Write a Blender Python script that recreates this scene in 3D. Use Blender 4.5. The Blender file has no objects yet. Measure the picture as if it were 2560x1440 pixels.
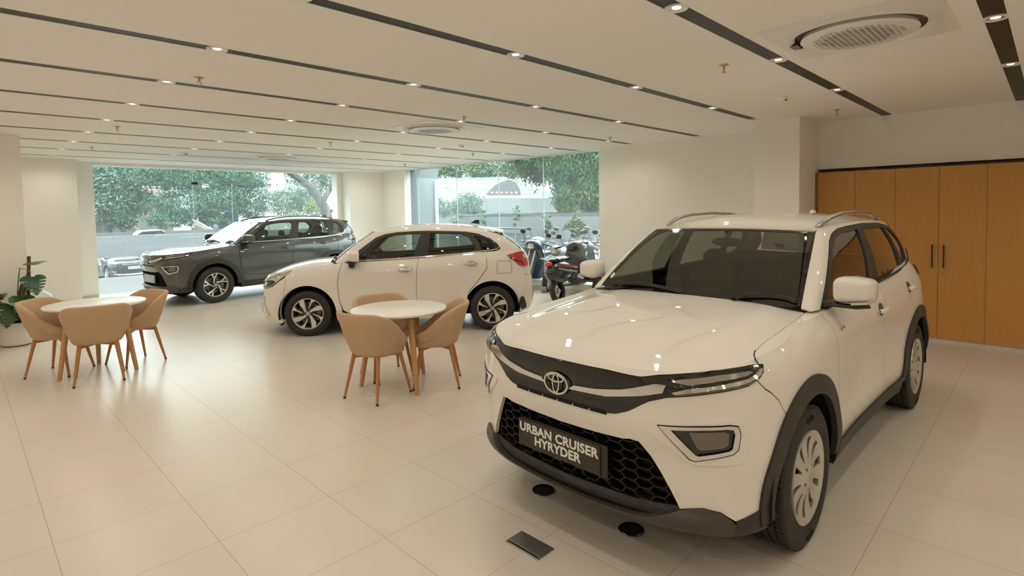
import bpy, bmesh, math, random
import numpy as np
from mathutils import Vector, Matrix
from mathutils.geometry import delaunay_2d_cdt
random.seed(7); PI = math.pi; R = math.radians
SC = bpy.context.scene; COL = SC.collection
# ---------- materials ----------
MATS = {}
def mat(name, col=(.8,.8,.8), rough=.5, metal=0., coat=0., coat_rough=.03, spec=.5, emit=None, es=1., bump=None, noise=None, alpha=None):
    if name in MATS: return MATS[name]
    m = bpy.data.materials.new(name); m.use_nodes = True; nt = m.node_tree; b = nt.nodes['Principled BSDF']
    i = b.inputs; i['Base Color'].default_value = (*col, 1); i['Roughness'].default_value = rough; i['Metallic'].default_value = metal
    i['Coat Weight'].default_value = coat; i['Coat Roughness'].default_value = coat_rough; i['Specular IOR Level'].default_value = spec
    if emit: i['Emission Color'].default_value = (*emit, 1); i['Emission Strength'].default_value = es
    if noise:                                    # (scale, amount): soft colour variation
        t = nt.nodes.new('ShaderNodeTexCoord'); n = nt.nodes.new('ShaderNodeTexNoise'); n.inputs['Scale'].default_value = noise[0]; n.inputs['Detail'].default_value = 4
        r = nt.nodes.new('ShaderNodeMix'); r.data_type = 'RGBA'; a = noise[1]
        r.inputs[6].default_value = (*[c * (1 - a) for c in col], 1); r.inputs[7].default_value = (*[min(1, c * (1 + a)) for c in col], 1)
        nt.links.new(t.outputs['Object'], n.inputs['Vector']); nt.links.new(n.outputs['Fac'], r.inputs[0]); nt.links.new(r.outputs[2], i['Base Color'])
    if bump:                                     # (scale, strength)
        t = nt.nodes.new('ShaderNodeTexCoord'); n = nt.nodes.new('ShaderNodeTexNoise'); n.inputs['Scale'].default_value = bump[0]; n.inputs['Detail'].default_value = 3
        k = nt.nodes.new('ShaderNodeBump'); k.inputs['Strength'].default_value = bump[1]; k.inputs['Distance'].default_value = .002
        nt.links.new(t.outputs['Object'], n.inputs['Vector']); nt.links.new(n.outputs['Fac'], k.inputs['Height']); nt.links.new(k.outputs['Normal'], i['Normal'])
    MATS[name] = m; return m
def glass(name, tint, refl=1., ior=1.5, haze=0.):
    """a thin pane: clear tint plus mirror reflection by Fresnel, and a pale veil for the hazy view"""
    m = bpy.data.materials.new(name); m.use_nodes = True; nt = m.node_tree; nt.nodes.clear(); N = nt.nodes.new
    o = N('ShaderNodeOutputMaterial'); t = N('ShaderNodeBsdfTransparent'); g = N('ShaderNodeBsdfGlossy'); x = N('ShaderNodeMixShader'); f = N('ShaderNodeFresnel'); k = N('ShaderNodeMath')
    t.inputs[0].default_value = (*tint, 1); g.inputs[0].default_value = (1, 1, 1, 1); g.inputs['Roughness'].default_value = .0; f.inputs[0].default_value = ior
    k.operation = 'MULTIPLY'; k.inputs[1].default_value = refl; k.use_clamp = True; ge = N('ShaderNodeNewGeometry'); mr = N('ShaderNodeMapRange'); mr.inputs[3].default_value = ior; mr.inputs[4].default_value = 1/ior
    nt.links.new(ge.outputs['Backfacing'], mr.inputs[0]); nt.links.new(mr.outputs[0], f.inputs[0])
    nt.links.new(f.outputs[0], k.inputs[0]); nt.links.new(k.outputs[0], x.inputs[0]); nt.links.new(t.outputs[0], x.inputs[1]); nt.links.new(g.outputs[0], x.inputs[2])
    last = x
    if haze:  # milky layer mixed into the pane to imitate the washed-out, hazy view
        d = N('ShaderNodeBsdfDiffuse'); d.inputs[0].default_value = (.85, .93, .95, 1); tr = N('ShaderNodeBsdfTranslucent'); tr.inputs[0].default_value = (.85, .93, .95, 1)
        a = N('ShaderNodeMixShader'); a.inputs[0].default_value = .5; nt.links.new(d.outputs[0], a.inputs[1]); nt.links.new(tr.outputs[0], a.inputs[2])
        y = N('ShaderNodeMixShader'); y.inputs[0].default_value = haze; nt.links.new(x.outputs[0], y.inputs[1]); nt.links.new(a.outputs[0], y.inputs[2]); last = y
    nt.links.new(last.outputs[0], o.inputs[0]); MATS[name] = m; return m
# ---------- mesh builder ----------
class MB:
    def __init__(s): s.v = []; s.f = []; s.m = []; s.cur = 0; s.mats = []
    def use(s, m):
        if m not in s.mats: s.mats.append(m)
        s.cur = s.mats.index(m); return s
    def add(s, vs, fs, M=None):
        b = len(s.v)
        for p in vs:
            if M is not None: p = M @ Vector(p)
            s.v.append(tuple(float(c) for c in p))
        for f in fs: s.f.append(tuple(b + i for i in f)); s.m.append(s.cur)
        return s
    def box(s, x0, x1, y0, y1, z0, z1, M=None):
        return s.add([(x0,y0,z0),(x1,y0,z0),(x1,y1,z0),(x0,y1,z0),(x0,y0,z1),(x1,y0,z1),(x1,y1,z1),(x0,y1,z1)],
                     [(0,3,2,1),(4,5,6,7),(0,1,5,4),(1,2,6,5),(2,3,7,6),(3,0,4,7)], M)
    def prism(s, poly, z0, z1, M=None, smooth_top=None):
        n = len(poly); v = [(x, y, z0) for x, y in poly] + [(x, y, z1) for x, y in poly]
        return s.add(v, [tuple(range(n))[::-1], tuple(range(n, 2*n))] + [(i, (i+1) % n, n+(i+1) % n, n+i) for i in range(n)], M)
    def lathe(s, prof, n=32, M=None, a0=0., a1=2*PI):
        """prof: (radius, height) around local z"""
        full = abs(a1 - a0 - 2*PI) < 1e-6; k = n if full else n + 1; v = []; f = []; L = len(prof)
        for i in range(k):
            a = a0 + (a1 - a0) * i / n; c, q = math.cos(a), math.sin(a); v += [(r*c, r*q, h) for r, h in prof]
        for i in range(n):
            j = (i + 1) % k
            for l in range(L - 1): f.append((i*L+l, j*L+l, j*L+l+1, i*L+l+1))
        return s.add(v, f, M)
    def cyl(s, r, z0, z1, n=24, M=None, r2=None):
        r2 = r if r2 is None else r2
        return s.lathe([(0, z0), (r, z0), (r2, z1), (0, z1)], n, M)
    def tube(s, pts, r, n=8, cap=True, M=None):
        P = [Vector(p) for p in pts]; rr = r if hasattr(r, '__len__') else [r] * len(P); v = []; f = []; up = Vector((0, 0, 1)); last = None
        for i, p in enumerate(P):
            t = (P[min(i+1, len(P)-1)] - P[max(i-1, 0)]).normalized()
            if last is None:
                a = t.cross(up);
                if a.length < 1e-3: a = t.cross(Vector((1, 0, 0)))
                a.normalize()
            else: a = (last - t * last.dot(t)).normalized()
            last = a; b = t.cross(a)
            v += [p + (a * math.cos(2*PI*k/n) + b * math.sin(2*PI*k/n)) * rr[i] for k in range(n)]
        for i in range(len(P) - 1):
            for k in range(n): f.append((i*n+k, i*n+(k+1) % n, (i+1)*n+(k+1) % n, (i+1)*n+k))
        if cap: f += [tuple(range(n))[::-1], tuple((len(P)-1)*n + k for k in range(n))]
        return s.add(v, f, M)
    def beam(s, pts, w, h, M=None, up=(0,0,1)):
        """rectangular bar along a path"""
        P = [Vector(p) for p in pts]; v = []; f = []; U = Vector(up)
        for i, p in enumerate(P):
            t = (P[min(i+1, len(P)-1)] - P[max(i-1, 0)]).normalized(); a = t.cross(U).normalized(); b = a.cross(t)
            v += [p + a*w/2 + b*h/2, p - a*w/2 + b*h/2, p - a*w/2 - b*h/2, p + a*w/2 - b*h/2]
        for i in range(len(P) - 1):
            for k in range(4): f.append((i*4+k, i*4+(k+1) % 4, (i+1)*4+(k+1) % 4, (i+1)*4+k))
        f += [(0,1,2,3), tuple((len(P)-1)*4 + k for k in (3,2,1,0))]
        return s.add(v, f, M)
    def ball(s, c, r, n=12, m=8, M=None):
        rx, ry, rz = r if hasattr(r, '__len__') else (r, r, r); v = []; f = []
        for j in range(m + 1):
            for i in range(n):
                a = 2*PI*i/n; b = PI*j/m; v.append((c[0]+rx*math.sin(b)*math.cos(a), c[1]+ry*math.sin(b)*math.sin(a), c[2]+rz*math.cos(b)))
        for j in range(m):
            for i in range(n): f.append((j*n+i, (j+1)*n+i, (j+1)*n+(i+1) % n, j*n+(i+1) % n))
        return s.add(v, f, M)
    def grid(s, P, close_u=False, close_v=False, M=None):
        """P: rows of points"""
        nu, nv = len(P), len(P[0]); v = [p for r in P for p in r]; f = []
        for i in range(nu if close_u else nu - 1):
            for j in range(nv if close_v else nv - 1): f.append((i*nv+j, ((i+1) % nu)*nv+j, ((i+1) % nu)*nv+(j+1) % nv, i*nv+(j+1) % nv))
        return s.add(v, f, M)
    def patch(s, surf, poly, off=0., th=.004, du=.03, dv=.03, holes=(), sm=0, mirror=False, hs=None, tol=None):
        """a panel cut to an outline in surface coordinates and laid on the surface, with thickness th"""
        loops = [np.array(p, float) for p in [poly, *holes]]
        sc = np.array([du, dv]); L = []
        for k, l in enumerate(loops):
            for _ in range(sm if k == 0 or hs is None else hs):
                nx = np.roll(l, -1, 0); l = np.stack([l*.75+nx*.25, l*.25+nx*.75], 1).reshape(-1, 2)
            o = []
            for a, b in zip(l, np.roll(l, -1, 0)):
                n = max(1, int(np.ceil(np.max(np.abs((b - a) / sc))))); o += [a + (b - a) * t / n for t in range(n)]
            L.append(np.array(o))
        B = np.vstack(L); E = []; k = 0
        for l in L: n = len(l); E += [(k+i, k+(i+1) % n) for i in range(n)]; k += n
        lo, hi = B.min(0), B.max(0)
        gx = np.arange(lo[0], hi[0] + du*.5, du); gy = np.arange(lo[1], hi[1] + dv*.5, dv); G = np.stack(np.meshgrid(gx, gy), -1).reshape(-1, 2)
        def inside(q):
            c = np.zeros(len(q), bool)
            for l in L:
                for a, b in zip(l, np.roll(l, -1, 0)):
                    if a[1] == b[1]: continue
                    m = ((a[1] > q[:, 1]) != (b[1] > q[:, 1])) & (q[:, 0] < (b[0]-a[0])*(q[:, 1]-a[1])/(b[1]-a[1]) + a[0]); c ^= m
            return c
        G = G[inside(G)]
        if len(G):
            keep = np.ones(len(G), bool)
            for b in B: keep &= (np.abs((G - b) / sc).max(1) > .55)
            G = G[keep]
        V = np.vstack([B, G]) if len(G) else B
        res = delaunay_2d_cdt([Vector(p) for p in V], E, [], 0, 1e-7)
        vv = np.array([tuple(p) for p in res[0]]); ff = res[2]
        if not ff: return s
        cen = np.array([vv[list(f)].mean(0) for f in ff]); ok = inside(cen); ff = [f for f, k in zip(ff, ok) if k]
        if mirror: vv = vv * [-1, 1] if not isinstance(surf, Deck) else vv * [1, -1]
        T = surf.S(vv[:, 0], vv[:, 1], off); n = len(vv)
        from collections import Counter
        c = Counter()
        for f in ff:
            for a, b in zip(f, f[1:] + f[:1]): c[(min(a, b), max(a, b))] += 1
        fo = [tuple(f) for f in ff]; bd = [e for e, k in c.items() if k == 1]; vs = [tuple(p) for p in T]
        if th and bd:
            ids = sorted({i for e in bd for i in e}); D = surf.S(vv[ids, 0], vv[ids, 1], off - th); mp = {i: n + k for k, i in enumerate(ids)}
            vs += [tuple(p) for p in D]; fo += [(a, b, mp[b], mp[a]) for a, b in bd]
        return s.add(vs, fo)
    def strip(s, surf, line, w, off=.001, th=.002, du=.03, dv=.03, mirror=False, sc=(1., 1.)):
        """a thin band of width w along a line in surface coordinates; sc scales the axes to metres"""
        p = np.array(line, float); q = p * sc; t = np.gradient(q, axis=0); t /= np.linalg.norm(t, axis=1)[:, None]; n = np.stack([-t[:, 1], t[:, 0]], 1) * w / 2 / np.array(sc)
        return s.patch(surf, np.vstack([p + n, (p - n)[::-1]]), off, th, du, dv, mirror=mirror)
    def build(s, name, m=None, parent=None, smooth=True, ang=35, bevel=None, loc=None):
        me = bpy.data.meshes.new(name); me.from_pydata(s.v, [], s.f)
        ms = s.mats or [m]
        if m is not None and s.mats and m not in s.mats: ms = s.mats
        for k in ms: me.materials.append(k if not isinstance(k, str) else MATS[k])
        if len(ms) > 1: me.polygons.foreach_set('material_index', s.m)
        bm = bmesh.new(); bm.from_mesh(me); bmesh.ops.remove_doubles(bm, verts=bm.verts, dist=1e-6); bmesh.ops.recalc_face_normals(bm, faces=bm.faces); bm.to_mesh(me); bm.free()
        if smooth:
            me.polygons.foreach_set('use_smooth', [True] * len(me.polygons)); me.set_sharp_from_angle(angle=R(ang))
        me.update(); o = bpy.data.objects.new(name, me); COL.objects.link(o)
        if parent: o.parent = parent
        if loc: o.location = loc
        if bevel:
            b = o.modifiers.new('soft edge', 'BEVEL'); b.width = bevel; b.segments = 2; b.limit_method = 'ANGLE'; b.angle_limit = R(40)
        return o
def tag(o, label=None, cat=None, group=None, kind=None):
    if label: o['label'] = label
    if cat: o['category'] = cat
    if group: o['group'] = group
    if kind: o['kind'] = kind
    return o
def thing(name, label, cat, loc=(0,0,0), rz=0., group=None):
    o = bpy.data.objects.new(name, None); COL.objects.link(o); o.location = loc; o.rotation_euler = (0, 0, rz); o.empty_display_size = .1
    return tag(o, label, cat, group)
def copy_tree(o, loc=None, rz=None, label=None, parent=None):
    c = o.copy(); COL.objects.link(c)
    if parent is not None: c.parent = parent
    if loc is not None: c.location = loc
    if rz is not None: c.rotation_euler = (0, 0, rz)
    if label: c['label'] = label
    for k in list(o.children): copy_tree(k, parent=c)
    return c
def T(x=0, y=0, z=0, rx=0, ry=0, rz=0, s=1.):
    return Matrix.Translation((x, y, z)) @ Matrix.Rotation(rz, 4, 'Z') @ Matrix.Rotation(ry, 4, 'Y') @ Matrix.Rotation(rx, 4, 'X') @ Matrix.Diagonal((*(s if hasattr(s, '__len__') else (s, s, s)), 1))
def text(name, body, size, m, parent=None, M=None, extrude=.001, bold=0., align='CENTER', spacing=1., line=1.):
    c = bpy.data.curves.new('lettering', 'FONT'); c.body = body; c.size = size; c.extrude = extrude; c.offset = bold; c.align_x = align; c.align_y = 'CENTER'; c.space_character = spacing; c.space_line = line; c.resolution_u = 3
    t = bpy.data.objects.new('lettering', c); COL.objects.link(t); bpy.context.view_layer.update()
    me = bpy.data.meshes.new_from_object(t.evaluated_get(bpy.context.evaluated_depsgraph_get())); bpy.data.objects.remove(t); bpy.data.curves.remove(c)
    me.materials.clear(); me.materials.append(m); o = bpy.data.objects.new(name, me); COL.objects.link(o)
    if parent: o.parent = parent
    if M is not None: o.matrix_local = M
    return o
# ---------- smooth surfaces for the car bodies (numpy only) ----------
class HS:
    """Catmull-Rom style Hermite spline through (xs, ys); ys may be (n,) or (n,m)"""
    def __init__(s, xs, ys, clamp=True):
        s.x = np.asarray(xs, float); s.y = np.asarray(ys, float); n = len(s.x)
        d = np.diff(s.y, axis=0); h = np.diff(s.x); hh = h.reshape((-1,) + (1,) * (s.y.ndim - 1)); k = d / hh
        m = np.zeros_like(s.y)
        if n > 2: m[1:-1] = (k[:-1] * hh[1:] + k[1:] * hh[:-1]) / (hh[1:] + hh[:-1])
        m[0] = k[0]; m[-1] = k[-1]; s.m = m; s.clamp = clamp
    def __call__(s, q):
        q = np.atleast_1d(np.asarray(q, float))
        if s.clamp: q = np.clip(q, s.x[0], s.x[-1])
        i = np.clip(np.searchsorted(s.x, q, 'right') - 1, 0, len(s.x) - 2); h = s.x[i + 1] - s.x[i]; t = (q - s.x[i]) / h
        sh = (-1,) + (1,) * (s.y.ndim - 1); t = t.reshape(sh); h = h.reshape(sh)
        t2 = t * t; t3 = t2 * t
        return (2*t3-3*t2+1)*s.y[i] + (t3-2*t2+t)*h*s.m[i] + (-2*t3+3*t2)*s.y[i+1] + (t3-t2)*h*s.m[i+1]

class Shell:
    """side/front/rear skin: a plan outline from front centre to rear centre, drawn in by an amount that depends on height"""
    def __init__(s, plan, prof, top):
        p = np.array(plan, float); r0 = p[1:3][::-1] * [1, -1]; r1 = p[-3:-1][::-1] * [1, -1]
        a = np.vstack([r0, p, r1]); c = np.concatenate([[0], np.cumsum(np.hypot(*np.diff(a, axis=0).T))]); c -= c[2]
        s.u = c[2:-2]; s.U = s.u[-1]; s.pl = HS(c, a, False); s.px = p[:, 0]; s.py = p[:, 1]
        st = sorted(prof); s.su = np.array([s.u[k] for k in st]); s.pf = [HS(*zip(*prof[k])) for k in st]
        s.tp = HS([s.u[k] for k in sorted(top)], [top[k] for k in sorted(top)])
    def ux(s, x):
        uu = np.linspace(0, s.U, 800); return float(np.interp(-x, -s.pl(uu)[:, 0], uu))
    def S(s, u, z, off=0.):
        u = np.atleast_1d(np.asarray(u, float)); z = np.broadcast_to(np.asarray(z, float), u.shape)
        sg = np.where(u < 0, -1., 1.); ua = np.abs(u)
        p = s.pl(ua); t = s.pl(ua + 1e-3) - s.pl(ua - 1e-3); n = np.stack([t[:, 1], -t[:, 0]], 1); n /= np.linalg.norm(n, axis=1)[:, None]
        f = np.array([g(z) for g in s.pf])
        i = np.clip(np.searchsorted(s.su, ua, 'right') - 1, 0, len(s.su) - 2); h = s.su[i+1] - s.su[i]; w = np.clip((ua - s.su[i]) / h, 0, 1); w = w*w*(3-2*w)
        j = np.arange(len(ua)); ins = f[i, j] * (1 - w) + f[i + 1, j] * w
        xy = p - n * (ins - off)[:, None]
        return np.stack([xy[:, 0], xy[:, 1] * sg, z], 1)
    def top_curve(s, n=400):
        u = np.linspace(0, s.U, n); return s.S(u, s.tp(u))

class Loft:
    """greenhouse skin between a base outline and a roof outline"""
    def __init__(s, B, T, bulge=.02):
        f = lambda a: np.vstack([np.array(a, float)[1:3][::-1] * [1, -1, 1], np.array(a, float), np.array(a, float)[-3:-1][::-1] * [1, -1, 1]])
        n = len(B); k = np.arange(-2, n + 2); s.B = HS(k, f(B), False); s.T = HS(k, f(T), False); s.U = n - 1; s.bulge = bulge
    def S(s, u, v, off=0.):
        u = np.atleast_1d(np.asarray(u, float)); v = np.broadcast_to(np.asarray(v, float), u.shape); sg = np.where(u < 0, -1., 1.); ua = np.abs(u)
        b = s.B(ua); t = s.T(ua); p = b + (t - b) * v[:, None]
        e = 1e-3; b2 = s.B(ua + e); t2 = s.T(ua + e); q = b2 + (t2 - b2) * v[:, None]
        b3 = s.B(ua - e); t3 = s.T(ua - e); q3 = b3 + (t3 - b3) * v[:, None]
        n = np.cross(q - q3, t - b); n /= np.linalg.norm(n, axis=1)[:, None]
        p = p + n * (off + s.bulge * 4 * v * (1 - v))[:, None]
        return p * np.stack([np.ones_like(sg), sg, np.ones_like(sg)], 1)
    def top_curve(s, n=400):
        u = np.linspace(0, s.U, n); return s.S(u, np.ones(n))

class Deck:
    """hood or roof: a crowned height field spanning an edge curve"""
    def __init__(s, curve, bump, p=2.6, ridge=None):
        s.rg = ridge
        c = np.asarray(curve); o = np.argsort(c[:, 0]); s.x = c[o, 0]; s.ye = np.abs(c[o, 1]); s.ze = c[o, 2]; s.b = HS(*zip(*sorted(bump))); s.p = p
    def S(s, x, y, off=0.):
        x = np.atleast_1d(np.asarray(x, float)); y = np.broadcast_to(np.asarray(y, float), x.shape)
        ye = np.maximum(np.interp(x, s.x, s.ye), .02); ze = np.interp(x, s.x, s.ze); r = np.clip(np.abs(y) / ye, 0, 1.05)
        z = ze + s.b(x) * (1 - r ** s.p) + off
        if s.rg:                                   # raised middle with a soft step at its sides
            a, b, h, xa, xb = s.rg; t = np.clip((np.abs(y) - a) / (b - a), 0, 1); t = t*t*(3-2*t); q = np.clip((xa - x) / (xa - xb), 0, 1); z = z + h * (1 - t) * q*q*(3-2*q)
        return np.stack([x, y, z], 1)

HY = {}
HY['shell'] = Shell(
 [(2.165,0),(2.157,.25),(2.13,.45),(2.07,.62),(1.965,.755),(1.81,.845),(1.6,.885),(1.3,.8975),(.9,.893),(.3,.888),(-.4,.888),(-.95,.893),(-1.3,.8975),(-1.65,.885),(-1.9,.84),(-2.06,.72),(-2.14,.52),(-2.18,.26),(-2.19,0)],
 {0:[(.2,.16),(.25,.10),(.29,.045),(.33,.03),(.36,.055),(.45,.06),(.6,.045),(.68,.02),(.72,.012),(.76,.015),(.8,.022),(.84,.02),(.9,.02),(.946,.035),(.97,.07)],
  3:[(.2,.16),(.25,.09),(.29,.04),(.33,.02),(.37,.04),(.45,.04),(.6,.03),(.68,.012),(.72,.01),(.76,.012),(.8,.02),(.84,.022),(.9,.03),(.946,.05),(.98,.09)],
  5:[(.2,.12),(.26,.03),(.36,.015),(.45,.01),(.6,0),(.7,.005),(.78,.012),(.86,.022),(.92,.04),(.97,.075),(1.,.11)],
  7:[(.2,.05),(.3,.02),(.5,0),(.7,0),(.8,.006),(.9,.016),(.96,.035),(1.,.065),(1.03,.1),(1.06,.14)],
  9:[(.2,.09),(.24,.07),(.3,.05),(.36,.035),(.45,.02),(.55,.028),(.65,.03),(.75,.022),(.85,.01),(.92,.008),(1.,.022),(1.06,.05),(1.1,.09),(1.13,.12)],
  10:[(.2,.09),(.24,.07),(.3,.05),(.36,.035),(.45,.02),(.55,.028),(.65,.03),(.75,.022),(.85,.01),(.92,.008),(1.,.018),(1.06,.035),(1.1,.065),(1.13,.095),(1.16,.13)],
  12:[(.2,.05),(.3,.02),(.5,0),(.7,0),(.85,.004),(.95,.012),(1.02,.025),(1.1,.06),(1.16,.10),(1.2,.14)],
  15:[(.2,.12),(.3,.06),(.45,0),(.7,.02),(.85,.05),(1.,.07),(1.1,.1),(1.2,.16)],
  18:[(.2,.12),(.25,.08),(.4,0),(.6,.01),(.75,.05),(.9,.07),(1.05,.09),(1.15,.13),(1.2,.16)]},
 {0:.955,2:.957,3:.962,4:.972,5:.985,6:1.005,7:1.035,8:1.07,9:1.105,10:1.132,11:1.162,12:1.18,13:1.195,14:1.2,15:1.2,16:1.19,18:1.18})
HY['gh'] = Loft(
 [(.83,0,1.075),(.84,.35,1.08),(.86,.6,1.09),(.855,.70,1.10),(.78,.77,1.103),(.3,.785,1.108),(-.4,.79,1.122),(-.95,.785,1.135),(-1.4,.765,1.155),(-1.72,.73,1.19),(-1.95,.66,1.2),(-2.04,.5,1.19),(-2.08,.25,1.18),(-2.09,0,1.18)],
 [(.225,0,1.523),(.235,.3,1.52),(.25,.5,1.515),(.235,.585,1.512),(.13,.615,1.522),(-.1,.625,1.541),(-.5,.63,1.553),(-1.,.62,1.548),(-1.4,.60,1.53),(-1.65,.58,1.51),(-1.78,.54,1.495),(-1.85,.42,1.49),(-1.88,.2,1.49),(-1.885,0,1.49)])
HY['hood'] = Deck([c for c in HY['shell'].top_curve() if c[0] > .3], [(2.2,0),(2.1,.002),(1.9,.016),(1.6,.02),(1.3,.016),(1.,.008),(.7,.004),(.5,0)], 2.6, (.50,.66,.016,2.0,1.5))
HY['roof'] = Deck(HY['gh'].top_curve(), [(.3,0),(.22,.003),(0,.04),(-.3,.06),(-.8,.065),(-1.3,.06),(-1.7,.045),(-1.85,.01),(-1.95,0)])
GZ = {}
GZ['shell'] = Shell(
 [(2.03,0),(2.018,.25),(1.985,.45),(1.92,.60),(1.80,.715),(1.62,.795),(1.26,.855),(.8,.868),(.2,.868),(-.4,.868),(-.9,.868),(-1.26,.87),(-1.5,.85),(-1.7,.78),(-1.82,.66),(-1.88,.45),(-1.905,.2),(-1.91,0)],
 {0:[(.15,.10),(.2,.05),(.28,.01),(.4,0),(.52,.005),(.6,.03),(.7,.05),(.78,.09),(.82,.125)],
  3:[(.15,.08),(.22,.02),(.35,0),(.5,0),(.6,.015),(.7,.03),(.8,.07),(.86,.12)],
  5:[(.17,.05),(.25,.02),(.4,0),(.6,.008),(.7,.018),(.8,.042),(.88,.085),(.93,.13)],
  6:[(.17,.04),(.25,.015),(.4,0),(.6,0),(.75,.008),(.85,.025),(.92,.055),(.98,.11)],
  8:[(.17,.085),(.25,.055),(.35,.035),(.5,.02),(.65,.014),(.78,.008),(.87,.008),(.91,.022),(1.,.07),(1.05,.105)],
  10:[(.17,.085),(.25,.055),(.35,.035),(.5,.02),(.65,.014),(.8,.006),(.92,.008),(.96,.022),(1.06,.08),(1.1,.11)],
  11:[(.17,.04),(.25,.015),(.4,0),(.6,0),(.8,.005),(.92,.015),(.98,.03),(1.1,.1),(1.14,.13)],
  14:[(.17,.10),(.3,.02),(.45,0),(.65,0),(.75,.02),(.9,.05),(1.05,.1),(1.15,.16)],
  17:[(.17,.06),(.3,0),(.6,0),(.7,.03),(.9,.06),(1.08,.12),(1.15,.15)]},
 {0:.80,1:.80,2:.806,3:.83,4:.855,5:.89,6:.94,7:.985,8:1.008,9:1.038,10:1.078,11:1.10,12:1.115,13:1.12,14:1.12,15:1.11,17:1.09})
GZ['gh'] = Loft(
 [(1.03,0,1.005),(1.02,.3,1.005),(.98,.5,1.0),(.92,.64,.995),(.78,.735,.992),(.2,.765,1.01),(-.3,.77,1.035),(-.9,.758,1.072),(-1.25,.735,1.10),(-1.5,.69,1.11),(-1.68,.6,1.10),(-1.76,.45,1.09),(-1.79,.2,1.085),(-1.8,0,1.085)],
 [(.40,0,1.42),(.405,.25,1.415),(.42,.42,1.40),(.41,.52,1.388),(.28,.575,1.395),(0,.60,1.412),(-.35,.605,1.418),(-.8,.592,1.402),(-1.1,.57,1.378),(-1.28,.53,1.355),(-1.36,.47,1.345),(-1.39,.36,1.348),(-1.40,.2,1.352),(-1.405,0,1.354)])
GZ['hood'] = Deck([c for c in GZ['shell'].top_curve() if c[0] > .3], [(2.1,0),(1.9,.03),(1.7,.055),(1.4,.065),(1.1,.05),(.9,.03),(.5,0)], 2.2)
GZ['roof'] = Deck(GZ['gh'].top_curve(), [(.5,0),(.4,.005),(.2,.045),(-.1,.07),(-.5,.078),(-1.,.075),(-1.3,.05),(-1.42,.02),(-1.5,0)])
# ---------- camera ----------
H = 1.68; CEIL = 2.80
def make_camera():
    yaw, pit, rol = .7925, .0435, -.0168
    cd = bpy.data.cameras.new('camera'); cd.sensor_width = 36; cd.lens = 1377.12 / 2560 * 36; cd.shift_y = -(720 - 584.46) / 2560; cd.clip_start = .05
    f = Vector((math.sin(yaw)*math.cos(pit), math.cos(yaw)*math.cos(pit), -math.sin(pit))); r0 = Vector((math.cos(yaw), -math.sin(yaw), 0)); u0 = r0.cross(f)
    r = r0*math.cos(rol) + u0*math.sin(rol); u = -r0*math.sin(rol) + u0*math.cos(rol)
    o = bpy.data.objects.new('camera', cd); COL.objects.link(o)
    M = Matrix.Identity(4)
    for i in range(3): M[i][0], M[i][1], M[i][2] = r[i], u[i], -f[i]
    M[2][3] = H; o.matrix_world = M; SC.camera = o
make_camera()
# ---------- materials of the room ----------
mat('wall', (.91,.885,.835), .55, spec=.3); mat('ceiling', (.92,.90,.86), .6, spec=.2); mat('skirting', (.62,.60,.55), .35)
mat('black_metal', (.012,.011,.010), .45); mat('white_plastic', (.82,.82,.80), .35); mat('brass', (.55,.42,.2), .3, 1.); mat('lamp_glow', (1,1,1), .4, emit=(1,.93,.82), es=6.)
mat('reflector', (.8,.78,.74), .18, .9); mat('dark_gap', (.02,.018,.015), .8)
def floor_mat():
    m = mat('floor_tile', (.72,.66,.57), .27, spec=.36); nt = m.node_tree; N = nt.nodes.new; b = nt.nodes['Principled BSDF']
    g = N('ShaderNodeNewGeometry'); mp = N('ShaderNodeMapping'); br = N('ShaderNodeTexBrick')
    mp.inputs['Location'].default_value = (-(.894 % TILE), -(.624 % TILE), 0)
    br.offset = 0; br.inputs['Scale'].default_value = 1; br.inputs['Mortar Size'].default_value = .0016; br.inputs['Mortar Smooth'].default_value = .2
    br.inputs['Brick Width'].default_value = TILE; br.inputs['Row Height'].default_value = TILE; br.inputs['Bias'].default_value = 0
    br.inputs['Color1'].default_value = (.735,.675,.585,1); br.inputs['Color2'].default_value = (.72,.66,.57,1); br.inputs['Mortar'].default_value = (.46,.34,.24,1)
    nt.links.new(g.outputs['Position'], mp.inputs['Vector']); nt.links.new(mp.outputs[0], br.inputs['Vector'])
    n = N('ShaderNodeTexNoise'); n.inputs['Scale'].default_value = 1.3; n.inputs['Detail'].default_value = 5; nt.links.new(g.outputs['Position'], n.inputs['Vector'])
    mx = N('ShaderNodeMix'); mx.data_type = 'RGBA'; mx.blend_type = 'MULTIPLY'; mx.inputs[0].default_value = .12
    nt.links.new(br.outputs['Color'], mx.inputs[6]); nt.links.new(n.outputs['Color'], mx.inputs[7]); nt.links.new(mx.outputs[2], b.inputs['Base Color'])
    return m
TILE = .6025
floor_mat()
def struct(name, mb, m, **k): o = mb.build(name, m, smooth=False, **k); o['kind'] = 'structure'; return o

XL, YB = -5.0, -6.0
TRK = [.28 + 1.263 * k for k in range(-4, 11)]; LX = [-.30 + 1.608 * k for k in range(-2, 6)]
def track_end(y): return 7.30 if abs(y - 2.806) < .1 else (8.36 if y < 6.2 else 8.52)
struct('floor', MB().box(XL, 8.95, YB, 14.62, -.2, 0), MATS['floor_tile'])
def ceiling():
    mb = MB(); w = .055; ys = [YB] + [v for y in TRK for v in (y - w, y + w)] + [14.62]
    for a, b in zip(ys[::2], ys[1::2]): mb.box(XL, 8.95, a, b, CEIL, CEIL + .06)
    mb.box(XL, 8.95, YB, 14.62, CEIL + .06, CEIL + .2)
    for y in TRK: e = track_end(y) + .15; mb.box(e, 8.95, y - w, y + w, CEIL, CEIL + .06)
    struct('ceiling', mb, MATS['ceiling'])
ceiling()
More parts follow.
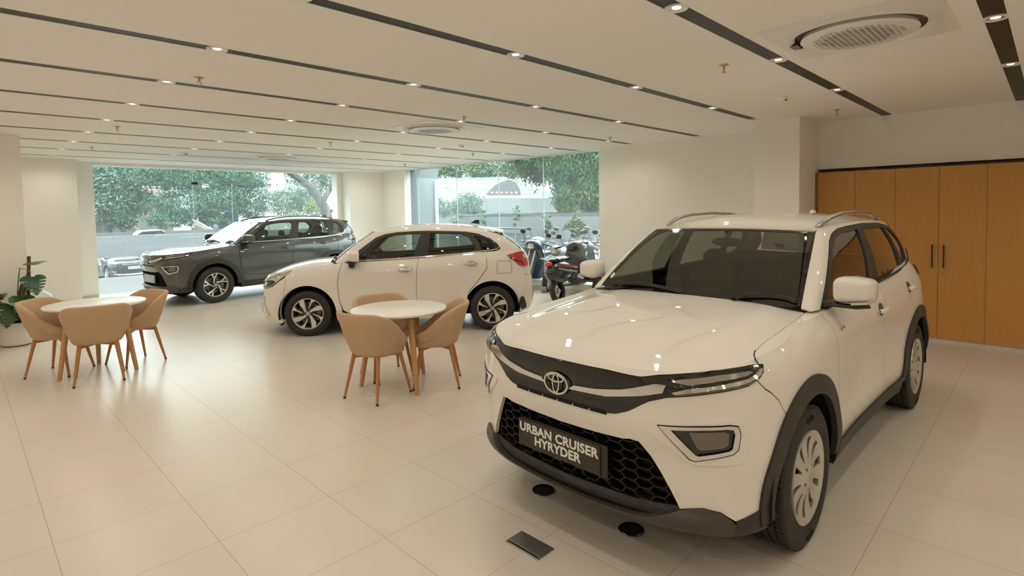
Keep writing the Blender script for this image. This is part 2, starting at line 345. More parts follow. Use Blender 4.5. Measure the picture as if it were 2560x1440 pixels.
# walls
W = MATS['wall']
struct('wall_right', MB().box(8.6, 8.95, 2.9, 6.15, 0, CEIL).box(8.6, 8.95, 6.15, 12.53, 0, .2).box(8.6, 8.8, 12.53, 13.62, 0, CEIL), W)
struct('column_right', MB().box(7.6, 8.95, 2.33, 2.9, 0, CEIL), W)
struct('wall_alcove', MB().box(8.8, 8.95, YB, 2.33, 0, CEIL).box(8.36, 8.8, YB, 2.33, 2.16, CEIL), W)
struct('wall_far', MB().box(XL, 1.73, 13.56, 14.62, 0, CEIL).box(1.73, 2.06, 14.04, 14.62, 0, CEIL), W)
struct('column_far', MB().box(7.58, 9.1, 13.62, 14.3, 0, CEIL).box(7.42, 7.58, 14.02, 14.3, 0, CEIL), W)
struct('column_left', MB().box(-1.2, .688, 10.02, 10.8, 0, CEIL), W)
struct('wall_left', MB().box(XL - .2, XL, YB, 14.62, 0, CEIL), W); struct('wall_back', MB().box(XL, 8.95, YB - .2, YB, 0, CEIL), W)
struct('trim_1', MB().box(2.06, 7.42, 14.04, 14.36, 2.735, CEIL + .2), W)                     # lintel over the far window
K = MATS['skirting']
struct('baseboard_far', MB().box(XL, 1.73, 13.54, 13.56, 0, .075).box(1.73, 2.06, 14.02, 14.04, 0, .075), K)
struct('baseboard_left', MB().box(-1.2, .688, 10.005, 10.02, 0, .08), K)
struct('baseboard_right', MB().box(8.585, 8.6, 2.9, 12.53, 0, .08).box(8.585, 8.6, 12.53, 13.62, 0, .08), K)
struct('trim_2', MB().box(8.54, 8.8, 6.15, 12.53, .2, .215), MATS['ceiling'])                 # sill of the right window
# light tracks and downlights
ORD = ['first','second','third','fourth','fifth','sixth','seventh','eighth','ninth','tenth','eleventh']
def lights():
    dl = None; n = 0
    for k, y in enumerate(TRK):
        x1 = track_end(y); q = k - 4
        nm = ('along the wardrobe side' if q == 0 else '%s from the wardrobe side' % ORD[q]) if q >= 0 else 'behind the viewer, row %d' % (-q)
        t = MB().box(XL, x1, y - .0545, y + .0545, CEIL + .004, CEIL + .055).build('light_track', MATS['black_metal'], smooth=False)
        tag(t, ('long black light track set in the white ceiling, ' + nm) if q >= 0 else 'black ceiling light track out of sight behind the viewer', 'light track', 'black light tracks in the ceiling')
        for j, x in enumerate(LX):
            if x > x1 - .1 or (x > 7 and y < 5): continue
            loc = (x, y, CEIL)
            lab = 'round white-rimmed downlight on the track %s, %s along from the left' % (nm, ORD[j])
            if q < 0: lab = 'round white-rimmed ceiling downlight out of sight behind the viewer'
            if dl is None:
                dl = thing('downlight', lab, 'downlight', loc, 0, 'downlights on the black tracks')
                MB().lathe([(.047, .003), (.048, -.003), (.064, -.006), (.068, .0035)], 28).build('rim', MATS['white_plastic'], dl)
                MB().lathe([(.047, -.001), (.036, .001), (.024, .0025)], 24).build('reflector', MATS['reflector'], dl)
                MB().cyl(.025, .001, .003, 16).build('lamp', MATS['lamp_glow'], dl); o = dl
            else: o = copy_tree(dl, loc, 0, lab)
            L = bpy.data.lights.get('spot') or bpy.data.lights.new('spot', 'SPOT')
            L.energy = SPOT; L.color = (1, .91, .765); L.spot_size = R(164); L.spot_blend = .8; L.shadow_soft_size = .025
            s = bpy.data.objects.new('spot_light', L); COL.objects.link(s); s.location = (x, y, CEIL - .02); n += 1
SPOT = 12.6
lights()
# wardrobe wall
def wood_mat():
    m = mat('oak_veneer', (.42,.22,.075), .38, spec=.35); nt = m.node_tree; N = nt.nodes.new; b = nt.nodes['Principled BSDF']
    t = N('ShaderNodeTexCoord'); mp = N('ShaderNodeMapping'); mp.inputs['Scale'].default_value = (60, 60, 1.2); n = N('ShaderNodeTexNoise'); n.inputs['Scale'].default_value = 2; n.inputs['Detail'].default_value = 6
    r = N('ShaderNodeMix'); r.data_type = 'RGBA'; r.inputs[6].default_value = (.50,.235,.058,1); r.inputs[7].default_value = (.66,.335,.10,1)
    nt.links.new(t.outputs['Object'], mp.inputs[0]); nt.links.new(mp.outputs[0], n.inputs['Vector']); nt.links.new(n.outputs['Fac'], r.inputs[0]); nt.links.new(r.outputs[2], b.inputs['Base Color']); return m
wood_mat()
def wardrobe():
    ys = [2.295, 1.86, 1.42, .985, .55, .115, -.32, -.76, -1.2]; xf = 8.25; cabs = []
    names = ['tall oak wardrobe against the column, partly hidden by the white car', 'tall oak wardrobe with two black bar handles and a keyhole', 'tall oak wardrobe cut by the right edge of the picture', 'tall oak wardrobe out of view beyond the picture edge']
    for c in range(4):
        y1, ym, y0 = ys[2*c], ys[2*c+1], ys[2*c+2]
        w = thing('wardrobe', names[c], 'wardrobe', (xf, (y0 + y1) / 2, 0), 0, 'oak wardrobes')
        h = (y1 - y0) / 2
        MB().box(.02, .54, -h + .001, h - .001, .05, 2.11).build('carcass', MATS['oak_dark'], w, smooth=False)
        MB().box(.012, .5, -h + .001, h - .001, .0, .05).build('plinth', MATS['skirting'], w, smooth=False)
        for s in (0, 1):
            a, b = (0.002, h - .0015) if s == 0 else (-h + .0015, -.002)
            d = MB().box(-.0, .02, a, b, .052, 2.11).build('door', MATS['oak_veneer'], w, smooth=False)
            yh = .055 if s == 0 else -.055
            MB().box(-.032, -.02, yh - .006, yh + .006, .905, 1.18).box(-.022, .0, yh - .005, yh + .005, .93, .942).box(-.022, .0, yh - .005, yh + .005, 1.143, 1.155).build('handle', MATS['black_metal'], d, smooth=False)
            if s == 1: MB().cyl(.009, -.003, .001, 16, T(0, -.055, .83, 0, PI/2)).box(-.003, 0, -.08, -.03, .868, .872).build('keyhole', MATS['brass'], d)
    p = MB().box(8.25, 8.79, 2.298, 2.327, 0, 2.11).build('filler_panel', MATS['oak_dark'], smooth=False); tag(p, 'narrow oak filler strip between the wardrobes and the column', 'panel')
mat('oak_dark', (.30,.14,.04), .5)
wardrobe()
# ceiling fittings
def fittings():
    sp = None
    spots = [(4.34,1.89),(7.40,1.86),(1.46,4.99),(4.34,5.05),(1.49,8.34),(1.62,11.05),(4.27,8.23),(7.34,5.03),(7.2,8.14),(7.53,10.93)]
    lab = ['nearest to the big round air conditioner', 'above the oak wardrobes', 'between the second and third tracks at left', 'just in front of the middle air conditioner', 'above the left table', 'by the far left corner', 'in front of the far window air conditioner', 'above the solid right wall', 'above the right window', 'near the far corner column']
    for (x, y), l in zip(spots, lab):
        if sp is None:
            sp = thing('sprinkler', 'brass sprinkler head on the ceiling ' + l, 'sprinkler', (x, y, CEIL), 0, 'brass sprinkler heads')
            MB().lathe([(0, 0), (.038, 0), (.036, -.006), (.014, -.01), (.012, -.012)], 20).build('escutcheon', MATS['brass'], sp)
            MB().cyl(.009, -.035, -.008, 12).tube([(.009,0,-.03),(.016,0,-.042),(.004,0,-.058)], .003, 6).tube([(-.009,0,-.03),(-.016,0,-.042),(-.004,0,-.058)], .003, 6).build('frame', MATS['brass'], sp)
            MB().cyl(.018, -.061, -.058, 16).build('deflector', MATS['brass'], sp)
        else: copy_tree(sp, (x, y, CEIL), 0, 'brass sprinkler head on the ceiling ' + l)
    sd = None
    for (x, y), l in zip([(6.08,2.04),(6.12,7.23),(2.95,11.08)], ['above the big white car', 'near the right window', 'towards the far window']):
        if sd is None:
            sd = thing('smoke_detector', 'small white smoke detector on the ceiling ' + l, 'smoke detector', (x, y, CEIL), 0, 'smoke detectors')
            MB().lathe([(.052, 0), (.052, -.012), (.046, -.02), (.03, -.042), (.0, -.046)], 24).build('housing', MATS['white_plastic'], sd)
            MB().box(-.03, -.008, -.049, -.028, -.036, -.028, T(0,0,0,0,0,PI/4)).box(.008, .03, -.049, -.028, -.036, -.028, T(0,0,0,0,0,PI/4)).build('vent_slot', MATS['dark_gap'], sd, smooth=False)
        else: copy_tree(sd, (x, y, CEIL), PI/4 * 0, 'small white smoke detector on the ceiling ' + l)
    ac = None
    for (x, y), l in zip([(4.16,.93),(4.62,6.0),(4.58,11.02)], ['over the big car', 'in the middle of the room', 'by the far window']):
        if ac is None:
            ac = thing('ceiling_air_conditioner', 'round white ceiling air conditioner with black slot ring, ' + l, 'air conditioner', (x, y, CEIL), 0, 'round ceiling air conditioners')
            MB().box(-.475, .475, -.475, .475, -.006, 0).build('cover_panel', MATS['white_plastic'], ac, smooth=False)
            MB().lathe([(.36, -.006), (.395, -.03), (.405, -.03), (.41, -.006)], 72).build('outer_ring', MATS['white_plastic'], ac)
            MB().lathe([(.3, -.008), (.37, -.009), (.397, -.028)], 72).build('air_slot', MATS['gloss_black'], ac)
            MB().lathe([(0, -.045), (.2, -.044), (.31, -.04), (.33, -.032), (.32, -.006)], 72).build('disc', MATS['white_plastic'], ac)
            g = MB(); s = .036
            for i in range(-8, 9):
                for j in range(-8, 9):
                    for up in (0, 1):
                        cx, cy = (i + .5 * (j % 2)) * s + up * s * .5, j * s * .866 + up * s * .29; r = math.hypot(cx, cy)
                        if r > .255: continue
                        k = .0125 if r < .2 else .008
                        g.add([(cx + k*math.cos(a + up*PI), cy + k*math.sin(a + up*PI), -.0456) for a in (PI/2, PI*7/6, PI*11/6)], [(0,1,2)])
            g.build('grille_holes', MATS['vent_grey'], ac, smooth=False)
            MB().box(-.06, .06, .345, .40, -.03, -.01).build('control_panel', MATS['gloss_black'], ac, smooth=False)
        else: copy_tree(ac, (x, y, CEIL), 0, 'round white ceiling air conditioner with black slot ring, ' + l)
mat('gloss_black', (.008,.008,.009), .08, spec=.6); mat('vent_grey', (.16,.155,.14), .6)
fittings()
mat('zinc', (.45,.47,.46), .35, .9); mat('chrome', (.75,.74,.72), .1, 1.)
# world and daylight
def world():
    w = bpy.data.worlds.new('sky'); SC.world = w; w.use_nodes = True; nt = w.node_tree; bg = nt.nodes['Background']
    t = nt.nodes.new('ShaderNodeTexCoord'); x = nt.nodes.new('ShaderNodeSeparateXYZ'); r = nt.nodes.new('ShaderNodeValToRGB')
    e = r.color_ramp.elements; e[0].position = 0; e[0].color = (.19, .21, .215, 1); e[1].position = .55; e[1].color = (.92, 1, 1, 1); k = e.new(.14); k.color = (.36, .40, .41, 1)
    nt.links.new(t.outputs['Generated'], x.inputs[0]); nt.links.new(x.outputs[2], r.inputs[0]); nt.links.new(r.outputs[0], bg.inputs[0]); bg.inputs[1].default_value = SKY
SKY = 10.5
world()
vs = SC.view_settings; vs.view_transform = 'Standard'; vs.look = 'None'; vs.exposure = 0; vs.gamma = 1
SC.cycles.use_denoising = True; SC.cycles.max_bounces = 8; SC.cycles.diffuse_bounces = 5; SC.cycles.glossy_bounces = 4; SC.cycles.transparent_max_bounces = 12; SC.cycles.transmission_bounces = 4; SC.cycles.caustics_reflective = False; SC.cycles.caustics_refractive = False; SC.cycles.sample_clamp_indirect = 4
# ---------- cars ----------
mat('white_paint', (.80,.765,.70), .5, spec=.25, coat=1., coat_rough=.02); mat('grey_paint', (.085,.09,.09), .32, .55, coat=1., coat_rough=.02)
mat('black_plastic', (.030,.026,.022), .5); mat('dark_grey_plastic', (.075,.065,.055), .38, .3); mat('piano_black', (.010,.009,.008), .09, coat=.5); mat('rubber', (.018,.016,.014), .62)
mat('silver', (.62,.60,.56), .32, .75); mat('machined', (.72,.70,.66), .25, .85); mat('black_rim', (.015,.014,.013), .3, coat=.3); mat('cabin', (.05,.043,.036), .75); mat('cabin_dark', (.018,.016,.014), .7); mat('headlining', (.28,.25,.21), .8); mat('drl_grey', (.30,.29,.26), .12, .3, coat=1.); mat('grille_black', (.012,.010,.009), .32, spec=.4); mat('grille_back', (.028,.022,.018), .6)
mat('red_lens', (.55,.02,.012), .1, coat=1.); mat('clear_lens', (.62,.60,.55), .08, .5, coat=1.); mat('smoked_lens', (.13,.105,.085), .15, coat=1.); mat('mirror_glass', (.5,.5,.5), .03, 1.); mat('black_void', (.004,.004,.004), .9); mat('white_ink', (.78,.76,.72), .5); mat('plate_black', (.028,.023,.02), .35); mat('paper', (.75,.70,.6), .7); mat('satin_silver', (.45,.46,.47), .3, .85); mat('brake', (.2,.18,.16), .45, .8)
glass('windscreen', (.40,.42,.37), 1.7); glass('side_glass', (.50,.54,.49), 1.8); glass('tinted_glass', (.22,.24,.22), 1.1)
class Disc:
    """a wheel face: plane with dish, axis z"""
    def __init__(s, prof): s.h = HS(*zip(*prof))
    def S(s, x, y, off=0.):
        x = np.atleast_1d(np.asarray(x, float)); y = np.broadcast_to(np.asarray(y, float), x.shape); return np.stack([x, y, s.h(np.hypot(x, y)) + off], 1)
def ring_pts(r, n=48, a0=0., a1=2*PI): return [(r*math.cos(a0 + (a1-a0)*i/n), r*math.sin(a0 + (a1-a0)*i/n)) for i in range(n if abs(a1-a0-2*PI) < 1e-6 else n + 1)]
def rot2(p, a): c, q = math.cos(a), math.sin(a); return [(x*c - y*q, x*q + y*c) for x, y in p]
def emblem(name, s, parent, M, m):
    """three interlocked ovals"""
    mb = MB()
    def oval(cx, cy, a, b, w):
        o = [(cx + a*math.cos(t), cy + b*math.sin(t)) for t in np.linspace(0, 2*PI, 49)[:-1]]; i = [(cx + (a-w)*math.cos(t), cy + (b-w)*math.sin(t)) for t in np.linspace(0, 2*PI, 49)[:-1]]
        n = 48; v = [(x, y, 0) for x, y in o] + [(x, y, 0) for x, y in i] + [(x, y, .006*s/.07) for x, y in o] + [(x, y, .006*s/.07) for x, y in i]; f = []
        for k in range(n):
            l = (k + 1) % n; f += [(2*n+k, 2*n+l, 3*n+l, 3*n+k), (k, l, 2*n+l, 2*n+k), (n+k, 3*n+k, 3*n+l, n+l)]
        mb.add(v, f)
    oval(0, 0, s, s*.7, s*.12); oval(0, s*.0, s*.30, s*.62, s*.10); oval(0, s*.33, s*.66, s*.27, s*.10)
    mb.v = [tuple(M @ Vector(p)) for p in mb.v]
    return mb.build(name, m, parent)
def wheel(parent, kind, R_, w, rim, loc, side, first=None):
    """one road wheel: tyre > lettering, rim, cover or spokes, brake disc"""
    M = T(0, 0, 0, -PI/2) if side > 0 else T(0, 0, 0, -PI/2, 0, 0) @ T(0, 0, 0, PI)
    h = w / 2; t = MB(); g = .008
    prof = [(rim, -h*.85), (rim+.02, -h*.95), ((R_+rim)/2, -h), (R_-.015, -h*.93), (R_-.002, -h*.80), (R_, -h*.72)]
    for c in (-.42, -.14, .14, .42): prof += [(R_, (c-.035)*h*1.3), (R_-g, (c-.03)*h*1.3), (R_-g, (c+.03)*h*1.3), (R_, (c+.035)*h*1.3)]
    prof += [(R_, h*.72), (R_-.002, h*.80), (R_-.015, h*.93), ((R_+rim)/2+.01, h), ((R_+rim)/2-.01, h), (rim+.02, h*.95), (rim, h*.85)]
    t.lathe(prof, 72, M)
    for i in range(72):                                       # shoulder blocks
        a = 2*PI*i/72
        for q in (-1, 1): t.box(R_-.012, R_+.0015, -.0085, .0085, q*h*.70 - .016, q*h*.70 + .016, M @ T(0, 0, 0, 0, 0, a))
    ty = t.build('tyre', MATS['rubber'], parent, ang=30, loc=loc)
    if kind == 'cover':
        for a in (PI/2, -PI/2):
            k = (R_ + rim)/2 + .008
            text('lettering', 'apollo', .038, MATS['black_void'], ty, M @ T(k*math.cos(a+.0), k*math.sin(a), h + .001, 0, 0, a - PI/2), .002, .001)
    b = MB().lathe([(rim+.006, h*.86), (rim+.004, h*.97), (rim-.006, h*.95), (rim-.014, h*.7), (rim-.022, -h*.8), (rim, -h*.85)], 64, M)
    r = b.build('rim', MATS['silver' if kind == 'cover' else 'machined'], parent, loc=loc); d = MB()
    MB().cyl(rim*.72, -.012, .012, 48, M @ T(0, 0, -.01)).build('brake_disc', MATS['brake'], parent, loc=loc)
    MB().cyl(rim-.024, -h*.5, -h*.45, 48, M).build('backing_plate', MATS['black_void'], parent, loc=loc)
    if kind != 'cover': MB().box(rim*.45, rim*.78, -.07, .07, -.04, .03, M @ T(0, 0, 0, 0, 0, PI*.92 if side > 0 else PI*.08)).build('brake_caliper', MATS['brake'], parent, loc=loc, bevel=.008)
    if kind == 'cover':
        D = Disc([(0, h*1.0), (.05, h*.99), (.07, h*.93), (.13, h*.82), (.19, h*.86), (rim, h*.98)]); sl = []
        for i in range(10):
            a = 2*PI*i/10 + .12; wd = .15 if i % 2 else .115
            sl.append(rot2([(.088, -.003), (.12, -.011), (.165, -wd*.12), (.192, -wd*.15), (.196, .0), (.190, wd*.17), (.15, .016), (.12, .010), (.088, .004)], a))
        c = MB().patch(D, ring_pts(rim-.002, 72), 0, .014, .014, .014, holes=sl + [rot2(ring_pts(.0085, 10), 0) and [(x+.058*math.cos(2*PI*j/5+.3), y+.058*math.sin(2*PI*j/5+.3)) for x, y in ring_pts(.0085, 10)] for j in range(5)])
        c.v = [tuple(M @ Vector(p)) for p in c.v]; cv = c.build('wheel_cover', MATS['silver'], parent, ang=40, loc=loc)
        MB().cyl(.04, h*.5, h*.75, 20, M).build('hub', MATS['black_plastic'], cv)
        emblem('emblem', .026, cv, M @ T(0, 0, h*1.0), MATS['chrome'])
    else:
        D = Disc([(0, h*.78), (.05, h*.76), (.09, h*.68), (rim, h*.86)]); base = MB(); top = MB(); lug = MB()
        if kind == 'alloy5':
            for i in range(5):
                a = 2*PI*i/5 + .1; s = 1 if side > 0 else -1
                f = lambda p: rot2([(x*rim*s, y*rim) for x, y in p], a)
                top.patch(D, f([(-.06,.22),(.0,.19),(.33,.41),(.83,.62),(.78,.72),(.36,.53),(.47,.95),(.36,.97),(.255,.49)]), .003, .005, .02, .02)
                base.patch(D, f([(-.2,.15),(.1,.05),(.36,.36),(.9,.58),(.80,.76),(.5,.95),(.28,1.),(.18,.5)]), -.004, .012, .03, .03)
                lug.cyl(.009, 0, .012, 8, T(.052*math.cos(a+.5), .052*math.sin(a+.5), h*.72))
        else:
            for i in range(4):
                a = 2*PI*i/4; s = 1 if side > 0 else -1
                f = lambda p: rot2([(x*rim*s, y*rim) for x, y in p], a)
                top.patch(D, f([(-.24,.97),(-.5,.85),(-.52,.62),(-.32,.31),(-.19,.08),(-.07,.18),(-.14,.30)]), .003, .006, .02, .02)
                top.patch(D, f([(.01,.33),(.07,.34),(.27,.72),(.52,.84),(.26,.97),(.2,.8)]), .003, .006, .02, .02)
                base.patch(D, f([(-.2,.97),(-.56,.80),(-.54,.58),(-.36,.24),(-.1,.0),(.12,.2),(.12,.33),(.40,.70),(.58,.80),(.26,.97),(.14,.7),(-.02,.33)]), -.004, .012, .03, .03)
                lug.cyl(.01, 0, .014, 8, T(.05*math.cos(a+.85), .05*math.sin(a+.85), h*.72))
        base.patch(D, ring_pts(.075, 32), -.002, .02, .02, .02); top.lathe([(rim-.012, h*.82), (rim-.004, h*.93), (rim+.004, h*.95)], 64)
        for q, nm, mm in ((base, 'spoke_backs', 'black_rim'), (top, 'spokes', 'machined'), (lug, 'lug_nuts', 'chrome')):
            q.v = [tuple(M @ Vector(p)) for p in q.v]; q.build(nm, MATS[mm], parent, ang=30, loc=loc)
        MB().cyl(.03, h*.7, h*.80, 24, M).build('centre_cap', MATS['satin_silver'], parent, loc=loc)
def wheels(car, kind, R_, w, rim, wb, ty):
    for x in (wb/2, -wb/2):
        for s in (1, -1):
            e = bpy.data.objects.new('wheel', None); COL.objects.link(e); e.parent = car; e.location = (x, s*(ty - w/2), R_)
            wheel(e, kind, R_, w, rim, (0, 0, 0), s)
def arc(cx, cz, r, a0, a1, n=16): return [(cx + r*math.cos(R(a0 + (a1-a0)*i/n)), cz + r*math.sin(R(a0 + (a1-a0)*i/n))) for i in range(n + 1)]
def seat(mb, x, y, w=.5, h=.62, z=.50):
    """front seat facing +x: cushion, backrest and head restraint"""
    c = lambda u: u
    mb.grid([[(x-.25+.55*math.cos(t)*0+dx, y+dy*w/2, z+dz) for dy, dz in ((-1,.0),(-.9,.1),(-.5,.08),(0,.07),(.5,.08),(.9,.1),(1,0))] for t, dx in ((0,0),(0,.2),(0,.4),(0,.52))])
    P = []
    for k in range(7):
        f = k/6; ww = w/2*(.95 - .28*f*f); xx = x - .26 - .16*f; zz = z + .06 + h*f
        P.append([(xx + .05*math.cos(a)*(1.2-f*.4) + (.03 if abs(math.sin(a)) > .8 else 0), y + ww*math.sin(a), zz) for a in np.linspace(0, 2*PI, 17)[:-1]])
    mb.grid(P, close_v=True); mb.f.append(tuple(range(len(mb.v)-16, len(mb.v)))); mb.m.append(mb.cur)
    mb.ball((x - .44, y, z + h + .13), (.045, .115, .075), 14, 10)
def interior(car, gh, xd, xs, zb, rhd=-1):
    D = MB()
    D.grid([[(xd + a*1.0 - .02*abs(yy)**2, yy, z) for yy in np.linspace(-.68, .68, 15)] for a, z in ((.12, zb-.02), (0, zb-.005), (-.15, zb+.01), (-.28, zb), (-.32, zb-.06), (-.33, zb-.3))])
    D.grid([[(xd - .22 + a, rhd*.36 + .2*y, zb + z*(1-.25*y*y)) for y in np.linspace(-1, 1, 9)] for a, z in ((.12, 0), (.06, .05), (-.05, .06), (-.1, .02), (-.12, -.05))])
    D.build('dashboard', MATS['cabin'], car)
    S = MB(); c = Vector((xd - .46, rhd*.36, zb - .02)); ax = Vector((-.9, 0, .42)).normalized(); u = Vector((0, 1, 0)); v = ax.cross(u)
    S.tube([c + (u*math.cos(a) + v*math.sin(a))*.185 for a in np.linspace(0, 2*PI, 33)], .016, 8, False)
    for a in (0.1, PI-.1, PI*1.5): S.beam([c, c + (u*math.cos(a) + v*math.sin(a))*.18], .04, .015)
    S.ball(c, (.035, .07, .07), 12, 8); S.tube([c, c - ax*.25], .03, 8); S.build('steering_wheel', MATS['cabin_dark'], car)
    for y in (.36, -.36):
        m = MB(); seat(m, xs, y); m.build('front_seat', MATS['cabin'], car)
    m = MB(); seat(m, xs - .85, .0, 1.25, .55); m.ball((xs-.85-.44, .38, zb+.16), (.04,.12,.08), 12, 8).ball((xs-.85-.44, -.38, zb+.16), (.04,.12,.08), 12, 8); m.build('rear_seat', MATS['cabin'], car)
    MB().box(xs-1.7, xd, -.70, .70, .34, .42).build('cabin_floor', MATS['cabin_dark'], car, smooth=False)
def mirror_pod(car, x, y, z, s, paint, indicator=True):
    """door mirror: housing on a black arm"""
    P = []; W_, Hh = .19, .146
    for f, k, dx in ((0, .30, .072), (.0, .62, .070), (.06, .82, .058), (.18, .94, .036), (.4, 1., .0), (.7, 1.01, -.045), (1., .98, -.085)):
        row = []
        for a in np.linspace(0, 2*PI, 33)[:-1]:
            ca, sa = math.cos(a), math.sin(a); e = 4.6; cy = W_/2*np.sign(ca)*abs(ca)**(2/e)*k; cz = Hh/2*np.sign(sa)*abs(sa)**(2/e)*k
            if sa > 0: cz *= 1 - .20*max(0, cy/(W_/2))
            row.append((x + dx - .05*(cy/W_ + .5), s*(y + cy), z + cz))
        P.append(row)
    m = MB().grid(P, close_v=True); m.f.append(tuple(range(32))[::-1]); m.m.append(0)
    h = m.build('mirror_housing', paint, car, ang=50)
    g = MB(); q = P[-1]; g.add([(p[0]-.001, p[1], p[2]) for p in q], [tuple(range(32))]); g.build('mirror_glass', MATS['mirror_glass'], h)
    MB().beam([(x + .025, s*(y - .09), z - .082), (x + .005, s*(y + .02), z - .086), (x - .02, s*(y + .075), z - .078)], .085, .016).build('mirror_base', MATS['black_plastic'], h, bevel=.005)
    a = MB().add([(x+.03, s*(y-.20), z-.125), (x-.13, s*(y-.20), z-.115), (x-.06, s*(y-.07), z-.082), (x+.03, s*(y-.07), z-.082), (x+.02, s*(y-.19), z-.07), (x-.10, s*(y-.19), z-.06), (x-.05, s*(y-.07), z-.066), (x+.025, s*(y-.07), z-.066)], [(0,1,2,3),(4,7,6,5),(0,3,7,4),(1,5,6,2),(0,4,5,1),(3,2,6,7)])
    a.build('mirror_arm', MATS['black_plastic'], h, bevel=.005)
    if indicator: MB().beam([(x + .055, s*(y + .005), z - .066), (x + .035, s*(y + .075), z - .058), (x - .02, s*(y + .1), z - .048)], .016, .013).build('indicator', MATS['clear_lens'], h)
def door_handle(car, x, y, z, s, m, shell):
    P = []; n = 13
    for i in range(n):
        f = i/(n-1); xx = x + .095 - .19*f; b = math.sin(PI*f)**.5
        P.append([(xx, s*(y + .012 + .026*b + .010*math.cos(a)), z + .019*math.sin(a)*(.6+.4*b)) for a in np.linspace(0, 2*PI, 11)[:-1]])
    MB().grid(P, close_v=True).build('door_handle', m, car)
    u0 = shell.ux(x); cup = [(u0 + .055*math.cos(a), z + .042*math.sin(a)) for a in np.linspace(0, 2*PI, 25)[:-1]]
    return cup
def hyryder(name, label, loc, deg, paint, kind, plate, rails=True, badge=True):
    sh, gh, hood, roof = HY['shell'], HY['gh'], HY['hood'], HY['roof']; u = sh.ux; tp = lambda uu: float(sh.tp(uu)[0])
    car = thing(name, label, 'car', loc, R(deg)); BP, PB, CH = MATS['black_plastic'], MATS['piano_black'], MATS['chrome']
    F, Rr, zc = u(1.3), u(-1.3), .345
    both = lambda nm, m, fn, **k: [fn(MB(), mi).build(nm, m, car, **k) for mi in (False, True)]
    top = lambda a, b, n=14: [(x, tp(x)) for x in np.linspace(a, b, n)]
    # panels of the skin
    hl_low = [(0,.743),(.293,.744),(.336,.751),(.394,.774),(.49,.833),(.57,.86),(.76,.887),(.95,.905),(1.005,.92)]
    gr = [(.623,.372),(.585,.442),(.538,.52),(.492,.588),(.442,.645),(.40,.648),(.36,.639),(.21,.631),(0,.624)]
    right = lambda p: [(-a, b) for a, b in p]
    half = [(.0,.743)] + hl_low[1:] + [(1.045,.88),(1.09,.853),(1.14,.81),(1.165,.77)] + arc(F, zc, .455, 128, 176, 8) + [(1.035,.365),(.868,.335),(.856,.342),(.804,.373),(.7257,.386)] + gr
    full = half[:-1] + right(half[::-1])[:-1] if False else half[1:-1] + [(0,.624)] + right(half[1:-1])[::-1] + [(0,.743)]
    MB().patch(sh, full, 0, .02, .022, .022).build('front_bumper', paint, car)
    d0 = [(u(.812), tp(u(.812))-.004),(u(.838),.95),(u(.835),.85),(u(.81),.62),(u(.775),.45),(u(.745),.362)]
    sh_in = lambda l, d: [(a - d, b) for a, b in l]
    fender = [(1.012,.925),(1.06,.95),(1.107,.968)] + top(1.115, d0[0][0]-.004, 16) + sh_in(d0[1:], .004) + [(F+.47,.362)] + arc(F, zc, .455, 2, 127, 24) + [(1.17,.772),(1.145,.815),(1.095,.857),(1.05,.885)]
    both('fender', paint, lambda m, k: m.patch(sh, fender, 0, .018, .022, .022, mirror=k).patch(hood, [(c[0], c[1]+.001) for c in sh.S(np.linspace(1.05, u(.70), 24), sh.tp(np.linspace(1.05, u(.70), 24)))] + [(.70,.70),(.80,.715),(1.0,.725),(1.3,.735),(1.5,.735),(1.62,.745),(1.69,.775)], 0, .012, .03, .03, mirror=k))
    bx = [(u(-.305), tp(u(-.305))-.003),(u(-.29),.9),(u(-.265),.62),(u(-.25),.362)]
    rd = [(u(-1.355), tp(u(-1.355))-.003),(u(-1.395),1.0),(u(-1.39),.92),(u(-1.33),.835)]
    fd = [(a + .004, b) for a, b in d0[::-1]] + top(d0[0][0]+.005, bx[0][0]-.004) + [(a - .003, b) for a, b in bx]
    both('front_door', paint, lambda m, k: m.patch(sh, fd, 0, .018, .025, .022, mirror=k))
    rdp = [(a + .003, b) for a, b in bx[::-1]] + top(bx[0][0]+.004, rd[0][0]-.004) + [(a - .004, b) for a, b in rd] + arc(Rr, zc, .455, 92, 178, 16) + [(Rr-.46,.362)]
    both('rear_door', paint, lambda m, k: m.patch(sh, rdp, 0, .018, .025, .022, mirror=k))
    q = [(a + .004, b) for a, b in rd[::-1]] + top(rd[0][0]+.004, 4.80) + [(4.80,.75),(Rr+.46,.60)] + arc(Rr, zc, .455, 32, 86, 10)
    both('quarter_panel', paint, lambda m, k: m.patch(sh, q, 0, .018, .025, .022, mirror=k))
    rb = arc(Rr, zc, .455, 2, 31, 6) + [(Rr+.465,.592),(4.80,.742),(5.64,.742),(5.64,.27),(4.9,.27),(Rr+.47,.33)]
    both('rear_bumper', paint, lambda m, k: m.patch(sh, rb, 0, .018, .03, .03, mirror=k))
    both('tailgate', paint, lambda m, k: m.patch(sh, [(4.806,.748),(5.64,.748)] + top(5.64, 4.806), 0, .018, .03, .03, mirror=k))
    # dark backing behind the shut lines, sills, wheel houses, underbody
    bk = MB()
    for k in (False, True):
        bk.patch(sh, [(0,.66)] + [(.9,.7)] + arc(F, zc, .47, 140, 4, 16) + arc(Rr, zc, .47, 176, 4, 16) + [(5.64,.35)] + top(5.64, 0, 60), -.022, 0, .08, .05, mirror=k)
    for x in (1.3, -1.3):
        for s in (1, -1): bk.lathe([(.0, .50), (.415, .50), (.445, .60), (.455, .875)], 40, T(x, 0, zc, -PI/2 if s > 0 else PI/2, 0, 0), *((PI-.15, 2*PI+.15) if s > 0 else (-.15, PI+.15)))
    bk.box(-1.95, 1.98, -.52, .52, .22, .42).box(-.86, .86, -.80, .80, .25, .36)
    bk.build('inner_body', MATS['black_void'], car)
